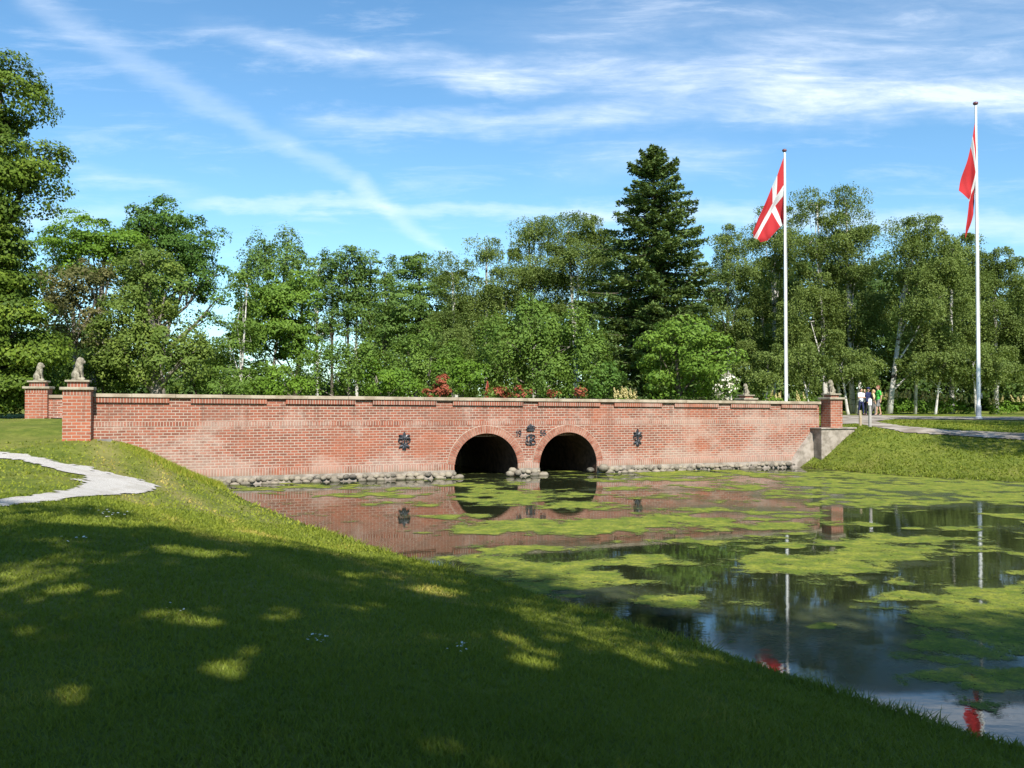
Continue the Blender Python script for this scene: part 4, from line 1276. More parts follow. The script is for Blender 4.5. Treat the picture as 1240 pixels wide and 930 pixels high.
tree('weeping_birch', 'low weeping birch with several pale trunks beside the walkers', 'tree', LW, 1027, 60, [(1015, 442, 28, 24), (1045, 445, 26, 24)], 'birch', 0.13, 4.4, 0.6, 'weep', 'birch', 0.12)
tree('weeping_birch', 'low weeping birch above the cream flower spikes', 'tree', LW, 1132, 61, [(1108, 445, 28, 20), (1140, 442, 30, 22)], 'birch', 0.13, 4.4, 0.6, 'weep', 'birch', 0.1)
tree('weeping_birch', 'low weeping birch behind the foot of the taller flagpole', 'tree', LW, 1182, 61, [(1176, 440, 30, 24), (1208, 446, 26, 22)], 'birch', 0.13, 4.4, 0.6, 'weep', 'birch', 0.1)

# bare leaning stems of the birch clump beside the walkers
for i, (x0, x1, yy) in enumerate([(1018, 1012, 440), (1037, 1044, 445), (1108, 1112, 430)]):
    Y = 61 + i * .5
    p0 = at(x0, 500, Y); p1 = at(x1, yy, Y); z0 = gz(p0[0], Y)
    lab = ['thin leaning pale birch stem nearest the near lion', 'thin leaning pale birch stem just behind the walkers', 'thin pale birch stem among the cream flower spikes'][i]
    root = empty('birch_sapling', (p0[0], Y, z0)); tag(root, lab, 'tree', 'thin birch stems at the wood edge')
    b = MB(); b.tube([(0, 0, -.1), ((p1[0] - p0[0]) * .4, 0, (p1[2] - z0) * .5), (p1[0] - p0[0], 0, p1[2] - z0)], [.13, .10, .06], 7); b.build('trunk', BK['birch'], root, smooth=True)
    C, N, T, _ = crown_points([(p1[0] - p0[0], 0, p1[2] - z0 + .3, 1.0, 1.0, .8)], 3, .15 * .15 * .3, .5, 'weep')
    V, Q = leaf_quads(C, N, .14); mesh_np('crown', V, Q, L['birch'], root, attrs={'tint': ('FACE', T)})

# woodland mass behind everything
lob = []
for px in np.arange(840, 1420, 26):
    Y = rng.uniform(84, 94); k = Y / F
    for py, ry in ((430, 45), (480, 30), (390, 40), (350, 36), (486, 16)):
        if (py < 400 and px < 900) or (py < 380 and (px < 930 or px > 1200)): continue
        q = at(px + rng.uniform(-8, 8), py, Y); lob.append((q[0], Y, q[2], 30 * k, 3, ry * k))
for px in np.arange(-330, 300, 28):
    Y = rng.uniform(84, 96); k = Y / F
    for py, ry in ((462, 34), (484, 16)) + (((425, 36),) if px < 150 else ()):
        q = at(px + rng.uniform(-8, 8), py, Y); lob.append((q[0], Y, q[2], 30 * k, 3, ry * k))
for px in np.arange(470, 860, 28):
    Y = rng.uniform(84, 96); k = Y / F
    for py, ry in ((440, 46), (400, 30), (484, 18)):
        q = at(px, py, Y); lob.append((q[0], Y, q[2], 30 * k, 3, ry * k))
for px in np.arange(250, 480, 26):
    Y = rng.uniform(84, 96); k = Y / F
    for py in (474, 486):
        q = at(px, py, Y); lob.append((q[0], Y, q[2], 30 * k, 3, 18 * k))
C, N, T, _ = crown_points(lob, 4.2, .34 * .34 * .35, 1.1, 'round')
ok = C[:, 2] > 1.4
V, Q = leaf_quads(C[ok], N[ok], .34, .7)
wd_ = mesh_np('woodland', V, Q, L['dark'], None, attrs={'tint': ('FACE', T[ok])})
tag(wd_, 'dark wood closing the view behind the birches', 'woodland', kind='stuff')

# flowering border plants
def plume_plant(px, Y, ytop, hw, ybase, label, group, npl=9, lush=True, bright=1.0):
    bx = (px - 620) / F * Y; z0 = gz(bx, Y); k = Y / F
    root = empty('goatsbeard_plant', (bx, Y, z0)); tag(root, label, 'flowering plant', group)
    zt = at(px, ytop, Y)[2] - z0
    W = hw * k
    C, N, T, _ = crown_points([(0, 0, zt * .42, W, W * .8, zt * .42)], 4.0, .15 * .15 * .3, .35, 'round')
    ok = C[:, 2] > .02
    V, Q = leaf_quads(C[ok], N[ok], .15); mesh_np('foliage', V, Q, L['bright'], root, attrs={'tint': ('FACE', T[ok])})
    PC = []
    for i in range(npl):
        x = rng.uniform(-W, W); y = rng.uniform(-W * .7, W * .3); h = zt * rng.uniform(.26, .42); zb = zt * rng.uniform(.58, .72)
        t = rng.random(70); lean = rng.normal(size=2) * .22
        rr = .085 * (1 - t) + .01
        an = rng.random(70) * 6.28
        PC.append(np.stack([x + lean[0] * t * h + rr * np.cos(an), y + lean[1] * t * h + rr * np.sin(an), zb + h * t], 1))
    PC = np.concatenate(PC)
    V, Q = leaf_quads(PC, unit(len(PC)), .07, .8); mesh_np('flower_spikes', V, Q, L['plume'], root, attrs={'tint': ('FACE', rng.random(len(PC)))})
CB = 'cream flowering border under the birches'
plume_plant(757, 45, 470, 13, 482, 'cream feathery plumes rising over the coping beside the bright leafy small tree', None, 14)
spots = [(1075, 473, 'cream spiked plant just behind the green shirted walker'), (1093, 473, 'cream spiked plant second from the green shirted walker'), (1112, 475, 'cream spiked plant below the white crooked birch trunk, next to shadier clumps'), (1130, 476, 'cream spiked plant midway between the walkers and the taller flagpole'),
         (1148, 478, 'paler spiked plant before the taller flagpole'), (1168, 480, 'dim green spiked plant next to the taller flagpole'), (1208, 480, 'dim green border plant just past the taller flagpole'), (1232, 480, 'dim green border plant at the frame edge'), (1256, 480, 'dim border plant beyond the frame edge')]
for i, (x, yt, lb) in enumerate(spots):
    plume_plant(x, 62.5, yt, 11, 497, lb, CB, (16, 15, 13, 11, 8, 5, 4, 4, 4)[i])
plume_plant(938, 56, 474, 9, 492, 'dim green spiked plant beside the shorter flagpole', CB, 6)
plume_plant(972, 57, 476, 8, 492, 'dim green spiked plant between the shorter flagpole and the near lion', CB, 5)

# white blossom shrub and azaleas
def blossom(name, px, Y, lobes_px, mat, label, cat, leafm='shrub', frac=1.0, leaf=.1):
    bx = (px - 620) / F * Y; z0 = gz(bx, Y); k = Y / F
    root = empty(name, (bx, Y, z0)); tag(root, label, cat)
    lo = []
    for x, y, rx, ry in lobes_px:
        q = at(x, y, Y); lo.append((q[0] - bx, 0, q[2] - z0, rx * k, rx * k, ry * k))
    C, N, T, CC = crown_points(lo, 3.0, .12 * .12 * .3, .32, 'round')
    ok = C[:, 2] > .02
    V, Q = leaf_quads(C[ok], N[ok], .12); mesh_np('foliage', V, Q, L[leafm], root, attrs={'tint': ('FACE', T[ok])})
    C, N, T, _ = crown_points([(a, b - .15 * r, c, r * 1.04, s * 1.04, h * 1.04) for a, b, c, r, s, h in lo], 1.5 * frac, leaf * leaf * .35, .22, 'round', .35)
    ok = C[:, 2] > .05
    V, Q = leaf_quads(C[ok], N[ok], leaf, .8); mesh_np('blossom', V, Q, L[mat], root, attrs={'tint': ('FACE', T[ok])})
    b = MB(); b.tube([(0, 0, -.1), (0.03, 0, lo[0][2])], [.05, .02], 6)
    for l in lo[1:]: b.tube([(0, 0, .05), (l[0] * .6, 0, l[2] * .6), (l[0], 0, l[2])], [.03, .02, .01], 5)
    b.build('stem', BK['grey'], root)
blossom('blossom_shrub', 882, 42.5, [(884, 462, 8, 10), (878, 474, 13, 10)], 'white', 'white flowering shrub behind the coping next to the small stone lion', 'shrub', frac=.8)
blossom('azalea_bush', 534, 44, [(537, 466, 9, 10), (528, 475, 13, 8)], 'azalea', 'orange red azalea bush over the coping before the low green bush', 'shrub', frac=3.2)
blossom('azalea_bush', 604, 44, [(598, 474, 13, 8), (614, 477, 8, 5)], 'azalea', 'orange red azalea bush just beyond the red hut', 'shrub', frac=1.8)
blossom('azalea_bush', 628, 43, [(632, 475, 9, 7)], 'azalea', 'small orange red azalea bush under the wide hazel bush', 'shrub', frac=2.2)
blossom('azalea_bush', 674, 43, [(674, 478, 7, 5)], 'azalea', 'tiny red azalea tuft under the middle of the hazel bush', 'shrub', frac=2.5)
blossom('azalea_bush', 702, 43, [(701, 475, 7, 7)], 'azalea', 'red azalea tuft between the hazel bush and the cream plumes', 'shrub', frac=2.2)

# red hut glimpsed through the bushes
hx, hY = (592 - 620) / F * 45.0, 45.0
hz = gz(hx, hY)
hut = empty('red_hut', (hx, hY, hz)); tag(hut, 'small steep red timber hut half hidden by bushes behind the coping', 'hut')
zt = at(586, 463, 45)[2] - hz
b = MB()
V = [(-.62, 0, 0), (.5, 0, 0), (-.08, 0, zt), (-.62, 1.6, 0), (.5, 1.6, 0), (-.08, 1.6, zt)]
b.add(V, [[0, 1, 2], [5, 4, 3], [0, 3, 4, 1]]); b.build('gable_wall', M['red_timber'], hut)
b = MB()
for sg, xa in ((-1, -.66), (1, .54)):
    b.add([(xa, -.08, -.02), (-.08, -.08, zt + .03), (-.08, 1.68, zt + .03), (xa, 1.68, -.02), (xa + sg * .05, -.08, .02), (-.08, -.08, zt + .09), (-.08, 1.68, zt + .09), (xa + sg * .05, 1.68, .02)],
          [[0, 1, 2, 3], [7, 6, 5, 4], [0, 4, 5, 1], [1, 5, 6, 2], [2, 6, 7, 3], [3, 7, 4, 0]])
b.build('roof', M['red_timber'], hut)
b = MB(); b.box(-.02, .20, -.02, .01, 0.02, zt * .52); b.build('door', M['dark_roof'], hut)

# trees that shade the lawn, behind and above the camera; lobes added and leaves cut to shape its light
GAPS = []
for px_, py_, rx_, ry_ in [(70, 722, 36, 6), (150, 722, 26, 4), (235, 750, 48, 10), (212, 736, 22, 5), (287, 803, 34, 10), (350, 750, 22, 5), (415, 742, 42, 7), (607, 777, 24, 8), (515, 718, 32, 4), (480, 737, 24, 4),
        (590, 921, 38, 15), (630, 790, 34, 11), (505, 765, 20, 4), (120, 634, 70, 7), (330, 640, 90, 6), (60, 658, 34, 4), (225, 668, 66, 5), (420, 668, 70, 4), (20, 700, 26, 7), (95, 850, 40, 9), (440, 700, 36, 4), (180, 775, 20, 5), (10, 775, 26, 8), (330, 870, 26, 7), (545, 905, 20, 8), (700, 760, 26, 5), (780, 800, 22, 6)]:
    c_ = hit(px_, py_); k_ = c_[1] / F
    GAPS.append((c_[0], c_[1], c_[2], rx_ * k_, ry_ * k_ * c_[1] / 1.6))
def open_gaps(C, x, y, z0):
    X = C[:, 0] + x; Y = C[:, 1] + y; Z = C[:, 2] + z0
    keep = np.ones(len(C), bool)
    for gx_, gy_, gz_, ra, rb in GAPS:
        kk = (Z - gz_) / math.tan(SUN_EL)
        sx = X - SUN_AZ[0] * kk; sy = Y - SUN_AZ[1] * kk
        sx = sx + (fbm(sx * 1.3 + 50, sy * 1.3 + 50, 4, 5) - .5) * 1.0; sy = sy + (fbm(sx * 1.3 + 90, sy * 1.3 + 70, 4, 9) - .5) * 1.2
        r2 = ((sx - gx_) / (ra * 1.15)) ** 2 + ((sy - gy_) / (rb * 1.15)) ** 2
        keep &= ~((r2 < 1.0) & (rng.random(len(C)) < np.clip(1.5 - 1.25 * r2, .25, .975)))
    return keep
def shade_tree(x, y, h, lobes, label, lai=5.0):
    z0 = gz(x, y)
    root = empty('lime_tree', (x, y, z0)); tag(root, label, 'tree', 'shade trees on the near lawn')
    lob = np.array([(a - x, b - y, c - z0, r, r, rz) for a, b, c, r, rz in lobes])
    C, N, T, CC = crown_points(lob, lai, .2 * .2 * .33, .9, 'layer', .03)
    kp = open_gaps(C, x, y, z0); C, N, T = C[kp], N[kp], T[kp]
    V, Q = leaf_quads(C, N, .2); mesh_np('crown', V, Q, L['giant'], root, attrs={'tint': ('FACE', T)})
    b = MB(); j = int(np.argmax(lob[:, 2])); limbs(b, .42, lob[j, :3], lob, CC, 6); b.build('trunk', BK['dark'], root, smooth=True)
SUN_AZ = np.array([0.30, -0.954]); SUN_AZ /= np.linalg.norm(SUN_AZ)
SUN_EL = R(43)
def above(gx_, gy_, z):
    """point at height z whose shadow falls on ground point"""
    g0 = gz(gx_, gy_)
    k = (z - g0) / math.tan(SUN_EL)
    return gx_ + SUN_AZ[0] * k, gy_ + SUN_AZ[1] * k
def shade_lobes(spots):
    o = []
    for gx_, gy_, z, r, rz in spots:
        a, b_ = above(gx_, gy_, z); o.append((a, b_, z, r, rz))
    return o
shade_tree(6.0, -9.0, 16, shade_lobes([(1.0, 5.0, 9, 3.2, 1.8), (4.0, 4.0, 10, 3.2, 2.0), (-1.0, 8.6, 12, 2.9, 1.8), (2.6, 7.6, 11.5, 2.4, 1.6), (4.6, 8.2, 13, 2.4, 1.8), (1.0, 2.5, 8.5, 3, 1.6), (0.5, 4.3, 10, 2.8, 1.8), (-1.6, 5.8, 10.5, 2.3, 1.5), (2.3, 5.6, 10, 1.8, 1.2), (-.6, 3.2, 9.5, 2.6, 1.6), (3, 0, 9, 3.6, 2), (0, -1, 11, 3.4, 2), (5, -4, 11, 3.6, 2.4), (7.5, 2, 11, 3, 2), (2, -5, 12, 3.5, 2.5)]), 'tall shade tree behind the viewpoint towards the pond')
shade_tree(-4.5, -8.0, 16, shade_lobes([(-3.6, 5.0, 9, 3.0, 1.8), (-4.2, 9.0, 12.5, 2.9, 1.8), (-7.0, 10.3, 13, 2.9, 1.7), (-8.0, 6.5, 10, 3.0, 1.8), (-2.2, 10.6, 13, 1.9, 1.3), (-10.5, 10.6, 13, 2.8, 1.6), (-2.5, 2.6, 8.5, 2.8, 1.6), (-11.0, 7, 10, 3, 1.8), (-6, 1.5, 9, 3.4, 2), (-4, -2, 11, 3.4, 2), (-9, 2, 11, 3.5, 2.2), (-7, -4, 12, 3.6, 2.4), (-14.5, 9.5, 12, 3, 1.8)]), 'tall shade tree behind the viewpoint towards the path')
shade_tree(23.5, 20.0, 15, shade_lobes([(17.0, 31.5, 12, 2.4, 1.8), (20.5, 33.5, 13.5, 3.0, 2.0), (20.0, 29.0, 10, 2.8, 2.0), (23.5, 31.0, 11, 3, 2.2), (24.0, 36, 15, 3, 2.0), (20.5, 38.5, 13.5, 2.8, 1.8), (24.5, 42, 15, 3.2, 2.0), (22, 46, 15.5, 3.0, 1.8), (27, 48, 16, 3.4, 2), (29, 42, 15, 3, 2)]), 'tall shade tree on the far pond bank outside the frame', 3.4)

# ------------------------------------------------------------------ grass
def blades(n, rmin, rmax, hmin, hmax, wk, az0, az1, mat, name, label, tall=False, power=1.0):
    u = rng.random(n)
    r = rmin * (rmax / rmin) ** (u ** power)
    a = rng.uniform(az0, az1, n)
    x = r * np.sin(a); y = r * np.cos(a)
    sd = pond_sd(x, y); z = ground(x, y)
    sv = (x - BO[0]) * BV[0] + (y - BO[1]) * BV[1]
    ok = (sd > 0.03) & ~on_path(x, y, z) & ((sv < -0.05) | (x > 11.5) )
    x, y, z, r, sd = x[ok], y[ok], z[ok], r[ok], sd[ok]
    n = len(x)
    cl = np.clip(fbm(x * 2.2, y * 2.2, 3, 91) - .42, 0, 1) * 4
    h = rng.uniform(hmin, hmax, n) * (.55 + .9 * fbm(x * 1.4, y * 1.4, 4, 55)) * (1 + (.4 + 1.7 * cl) * np.exp(-sd / 0.16))
    wd = np.maximum(.004, wk * r) 
    th = rng.random(n) * 6.283
    lean = rng.normal(size=(n, 2)) * 0.8
    V = np.empty((n, 3, 3))
    V[:, 0] = np.stack([x - wd * np.cos(th), y - wd * np.sin(th), z - .006], 1)
    V[:, 1] = np.stack([x + wd * np.cos(th), y + wd * np.sin(th), z - .006], 1)
    V[:, 2] = np.stack([x + lean[:, 0] * h, y + lean[:, 1] * h, z + h], 1)
    patch = fbm(x * 0.8, y * 0.8, 4, 77)
    dr = (np.exp(-((sd - 1.7 - 0.12 * np.sin(y)) / 0.30) ** 2) + 0.8 * np.exp(-((sd - 2.9) / 0.35) ** 2)) * (x < 1.5) * (y > 9) * (y < 27)
    tint = np.clip(0.75 * patch + 0.45 * rng.random(n) - .05 + .35 * dr, 0, 1.1)
    h = h * (1 - .45 * np.clip(dr, 0, 1))
    o = mesh_np(name, V.reshape(-1, 3), np.arange(n * 3).reshape(n, 3), mat, attrs={'tint': ('FACE', tint)})
    tag(o, label, 'grass', kind='stuff')
blades(300000, 3.6, 17, .018, .042, .0008, R(-36), R(34), L['grass'], 'grass', 'short mown grass blades covering the near lawn', power=.8)
blades(60000, 12, 45, .022, .05, .0010, R(-34), R(34), L['tall'], 'bank_grass', 'sunny grass on the pond banks')
blades(80000, 24, 46, .025, .065, .0008, R(10), R(34), L['grass'], 'slope_grass', 'rough sunny grass on the slope below the gravel drive')
# rough fringe below the west end of the wall
def fringe():
    n = 9000
    s = rng.uniform(-2.6, 0.4, n); v = -np.abs(rng.normal(size=n)) * .8 - .03
    x = BO[0] + BU[0] * s + BV[0] * v; y = BO[1] + BU[1] * s + BV[1] * v
    z = ground(x, y); ok = z > -.02
    x, y, z = x[ok], y[ok], z[ok]; n = len(x)
    h = rng.uniform(.04, .17, n) * np.clip((s[ok] + 2.7) / 1.4, .15, 1); th = rng.random(n) * 6.28; w_ = .012
    ln = rng.normal(size=(n, 2)) * .35
    V = np.empty((n, 3, 3))
    V[:, 0] = np.stack([x - w_ * np.cos(th), y - w_ * np.sin(th), z - .01], 1); V[:, 1] = np.stack([x + w_ * np.cos(th), y + w_ * np.sin(th), z - .01], 1)
    V[:, 2] = np.stack([x + ln[:, 0] * h, y + ln[:, 1] * h, z + h], 1)
    o = mesh_np('rough_grass', V.reshape(-1, 3), np.arange(n * 3).reshape(n, 3), L['tall'], attrs={'tint': ('FACE', rng.random(n))})
    tag(o, 'long uncut grass along the foot of the brick wall', 'grass', kind='stuff')
fringe()

# daisies
def daisy_proto():
    root = empty('daisy', (0, 0, -50))
    b = MB(); b.tube([(0, 0, 0), (.003, 0, .05)], [.0015, .0012], 5); b.build('stem', L['tall'], root)
    b = MB()
    n = 10
    for k in range(n):
        a = 6.283 * k / n; d = (math.cos(a), math.sin(a)); t = (-d[1], d[0])
        b.add([(.003 + d[0] * .004 - t[0] * .003, d[1] * .004 - t[1] * .003, .052), (.003 + d[0] * .004 + t[0] * .003, d[1] * .004 + t[1] * .003, .052), (.003 + d[0] * .018 + t[0] * .005, d[1] * .018 + t[1] * .005, .056), (.003 + d[0] * .018 - t[0] * .005, d[1] * .018 - t[1] * .005, .056)], [[0, 1, 2, 3]])
    b.build('petals', M['daisy_white'], root)
    b = MB(); b.ball((.003, 0, .054), (.005, .005, .003), 8, 6); b.build('disc', L['plume'], root)
    return root
dz = daisy_proto()
clusters = [(560, 787, 13, 12, 7, 'white daisies in the small cluster in the middle of the shaded lawn', .9), (385, 776, 12, 16, 7, 'white daisies in the cluster left of the middle shaded lawn', 1.0),
            (130, 623, 16, 26, 6, 'white daisies in the sunny cluster below the gravel path', 1.5), (212, 740, 5, 12, 6, 'white daisies in the cluster near the lit grass patches', 1.0), (95, 655, 6, 20, 6, 'white daisies at the shade edge below the path', 1.4)]
first = True
for cx, cy, n, rx, ry, lab, sc in clusters:
    for k in range(n):
        p = hit(cx + rng.normal() * rx * .6, cy + rng.normal() * ry * .6)
        o = dz if first else copy_tree(dz)
        first = False
        o.location = (p[0], p[1], p[2] - .005); o.rotation_euler = (rng.normal() * .2, rng.normal() * .2, rng.uniform(0, 6.28)); o.scale = (sc * rng.uniform(.42, .62),) * 3
        tag(o, lab, 'daisy', 'daisies in the lawn: ' + lab.split(' in the ')[-1] if False else lab)

# ------------------------------------------------------------------ flags
def flag_mat():
    m, t = newmat('flag_cloth')
    uv = t.n('ShaderNodeUVMap').outputs[0]
    x, y, _ = t.sep(uv)
    a = t.m('MULTIPLY', t.m('GREATER_THAN', x, 0.335), t.m('LESS_THAN', x, 0.455))
    b = t.m('MULTIPLY', t.m('GREATER_THAN', y, 0.425), t.m('LESS_THAN', y, 0.575))
    c = t.m('MAXIMUM', a, b)
    col = t.mix(c, (0.52, 0.035, 0.04), (0.74, 0.73, 0.71))
    p = t.bsdf(col, 0.75, 0.2, t.bump(t.noise(t.obj(), 6, 3), .15, .03))
    tr = t.n('ShaderNodeBsdfTranslucent'); t.put(tr.inputs[0], col)
    mx = t.n('ShaderNodeMixShader'); mx.inputs[0].default_value = .3
    t.t.links.new(p, mx.inputs[1]); t.t.links.new(tr.outputs[0], mx.inputs[2])
    t.out(mx.outputs[0])
    return m
M['flag'] = flag_mat()
def flag(rows, Y, nu, nv, label, folds, swallow=False):
    """rows: list of (v, [(u, px, py, dy), ...])"""
    V = []; UV = []
    vs = [r[0] for r in rows]
    def row_eval(pts, u):
        us = [p[0] for p in pts]
        return np.array([np.interp(u, us, [p[i] for p in pts]) for i in (1, 2, 3)])
    org = at(rows[0][1][0][1], rows[0][1][0][2], Y)
    for j in range(nv + 1):
        v = j / nv
        k = min(max(np.searchsorted(vs, v, 'right') - 1, 0), len(vs) - 2)
        t = (v - vs[k]) / (vs[k + 1] - vs[k])
        for i in range(nu + 1):
            u = i / nu
            q = row_eval(rows[k][1], u) * (1 - t) + row_eval(rows[k + 1][1], u) * t
            dy = q[2] + folds * math.sin(u * 9 + v * 5) * u * (0.4 + 0.6 * math.sin(v * 7 + 1)) + folds * .5 * math.sin(u * 17 - v * 9) * u
            p = at(q[0], q[1], Y)
            p = np.array([p[0], p[1] + dy, p[2]])
            V.append(p - org); UV.append((u, v))
    Fc = [[j * (nu + 1) + i, j * (nu + 1) + i + 1, (j + 1) * (nu + 1) + i + 1, (j + 1) * (nu + 1) + i] for j in range(nv) for i in range(nu)]
    me = bpy.data.meshes.new('flag'); me.from_pydata([tuple(v) for v in V], [], Fc); me.update()
    uvl = me.uv_layers.new(name='UVMap')
    for l in me.loops: uvl.data[l.index].uv = UV[l.vertex_index]
    for p in me.polygons: p.use_smooth = True
    me.materials.append(M['flag'])
    o = bpy.data.objects.new('flag', me); o.location = org; link(o)
    tag(o, label, 'flag', 'national flags on white poles')
FY1, FY2 = 50.0, 46.0
flag([(0, [(0, 950.2, 187, 0), (.34, 940.5, 213, -.10), (.46, 935, 226, .05), (1, 910, 283, -.25)]),
      (.43, [(0, 950.6, 222, 0), (.34, 940, 238, -.05), (1, 914, 287, .2)]),
      (.57, [(0, 950.8, 234, 0), (.34, 940, 248, .25), (1, 916, 290, -.1)]),
      (1.0, [(0, 951, 263, 0), (.30, 951.5, 270, .35), (.46, 944, 275, -.15), (.8, 930, 291, .15), (1, 921, 293, -.1)])], FY1, 40, 26,
     'drooping red flag with white cross on the shorter pole, its cross facing the viewer', .10)
flag([(0, [(0, 1181.6, 143, 0), (.34, 1176.6, 166, -.1), (.46, 1175.2, 178, 0), (1, 1158.5, 232, -.2)]),
      (.43, [(0, 1182.2, 177, 0), (.4, 1180.5, 205, -.15), (.7, 1177, 230, .02), (1, 1173.5, 242, -.05)]),
      (.57, [(0, 1182.6, 190, 0), (.4, 1182.4, 221, .1), (.7, 1178.5, 231, .06), (1, 1174.3, 243, .08)]),
      (.75, [(0, 1182.8, 205, 0), (.4, 1182.8, 230, .15), (.7, 1178, 249, .14), (1, 1170.8, 277, .16)]),
      (1.0, [(0, 1183, 222, 0), (.4, 1183.2, 238, .25), (.7, 1180.5, 258, .2), (1, 1173.5, 287, .22)])], FY2, 40, 26,
     'folded red flag hanging limp against the taller pole, hardly any white showing', .10)
def flagpole(px, ytop, Y, ybase, r0, label, zbase=None):
    x = (px - 620) / F * Y
    z0 = gz(x, Y) if zbase is None else zbase
    root = empty('flagpole', (x, Y, z0)); tag(root, label, 'flagpole', 'white flagpoles')
    H = at(px, ytop, Y)[2] - z0
    b = MB(); b.tube([(0, 0, .25), (0, 0, H * .5), (0, 0, H - .1)], [r0, r0 * .82, r0 * .55], 14, False); b.build('mast', M['white_paint'], root, smooth=True)
    b = MB(); b.lathe([(r0 * 1.9, -.05), (r0 * 1.9, .10), (r0 * 1.35, .16), (r0 * 1.35, .62), (r0 * 1.1, .70)], 0, 0, 14); b.build('socket', M['pole_grey'], root)
    b = MB(); b.lathe([(.02, H - .1), (.10, H - .07), (.13, H - .01), (.10, H + .05), (.02, H + .08)], 0, 0, 12); b.build('finial', M['dark_knob'], root, smooth=True)
    b = MB(); b.tube([(r0 + .01, -.03, 1.2), (r0 + .012, -.03, H * .5), (r0 * .7, -.02, H - .15)], .006, 4); b.build('halyard', M['sign_white'], root)
    b = MB(); b.tube([(r0, -.02, 1.15), (r0 + .06, -.04, 1.15)], .015, 6); b.tube([(r0 + .06, -.04, 1.02), (r0 + .06, -.04, 1.28)], .015, 6); b.build('cleat', M['pole_grey'], root)
flagpole(951.6, 182, FY1, 500, .088, 'shorter white flagpole rising from behind the brick coping')
flagpole(1184.8, 125, FY2, 504, .088, 'taller white flagpole standing on the far grass beside the drive')

# ------------------------------------------------------------------ posts
def post(px, pyb, pyt, rad, mat, label, sign=False):
    p = hit(px, pyb)
    k = p[1] / F
    h = (pyb - pyt) * k
    root = empty('wooden_post', tuple(p)); tag(root, label, 'post', 'wooden posts beside the drive')
    b = MB(); b.tube([(0, 0, -.2), (0.01, 0, h * .5), (0.0, 0, h - .03), (0, 0, h)], [rad, rad * .97, rad * .95, rad * .8], 12)
    b.build('shaft', mat, root)
    if sign:
        b = MB(); b.box(-.075, .05, -rad - .03, -rad - .005, h - .27, h - .04); b.build('notice_board', M['sign_white'], root, bevel=.004)
post(1041.5, 516, 497, .055, M['wood_post'], 'short tan wooden post nearest the brick pillar at the drive edge')
post(1053.3, 518, 482, .058, M['grey_post'], 'taller grey wooden post carrying a small white notice', True)

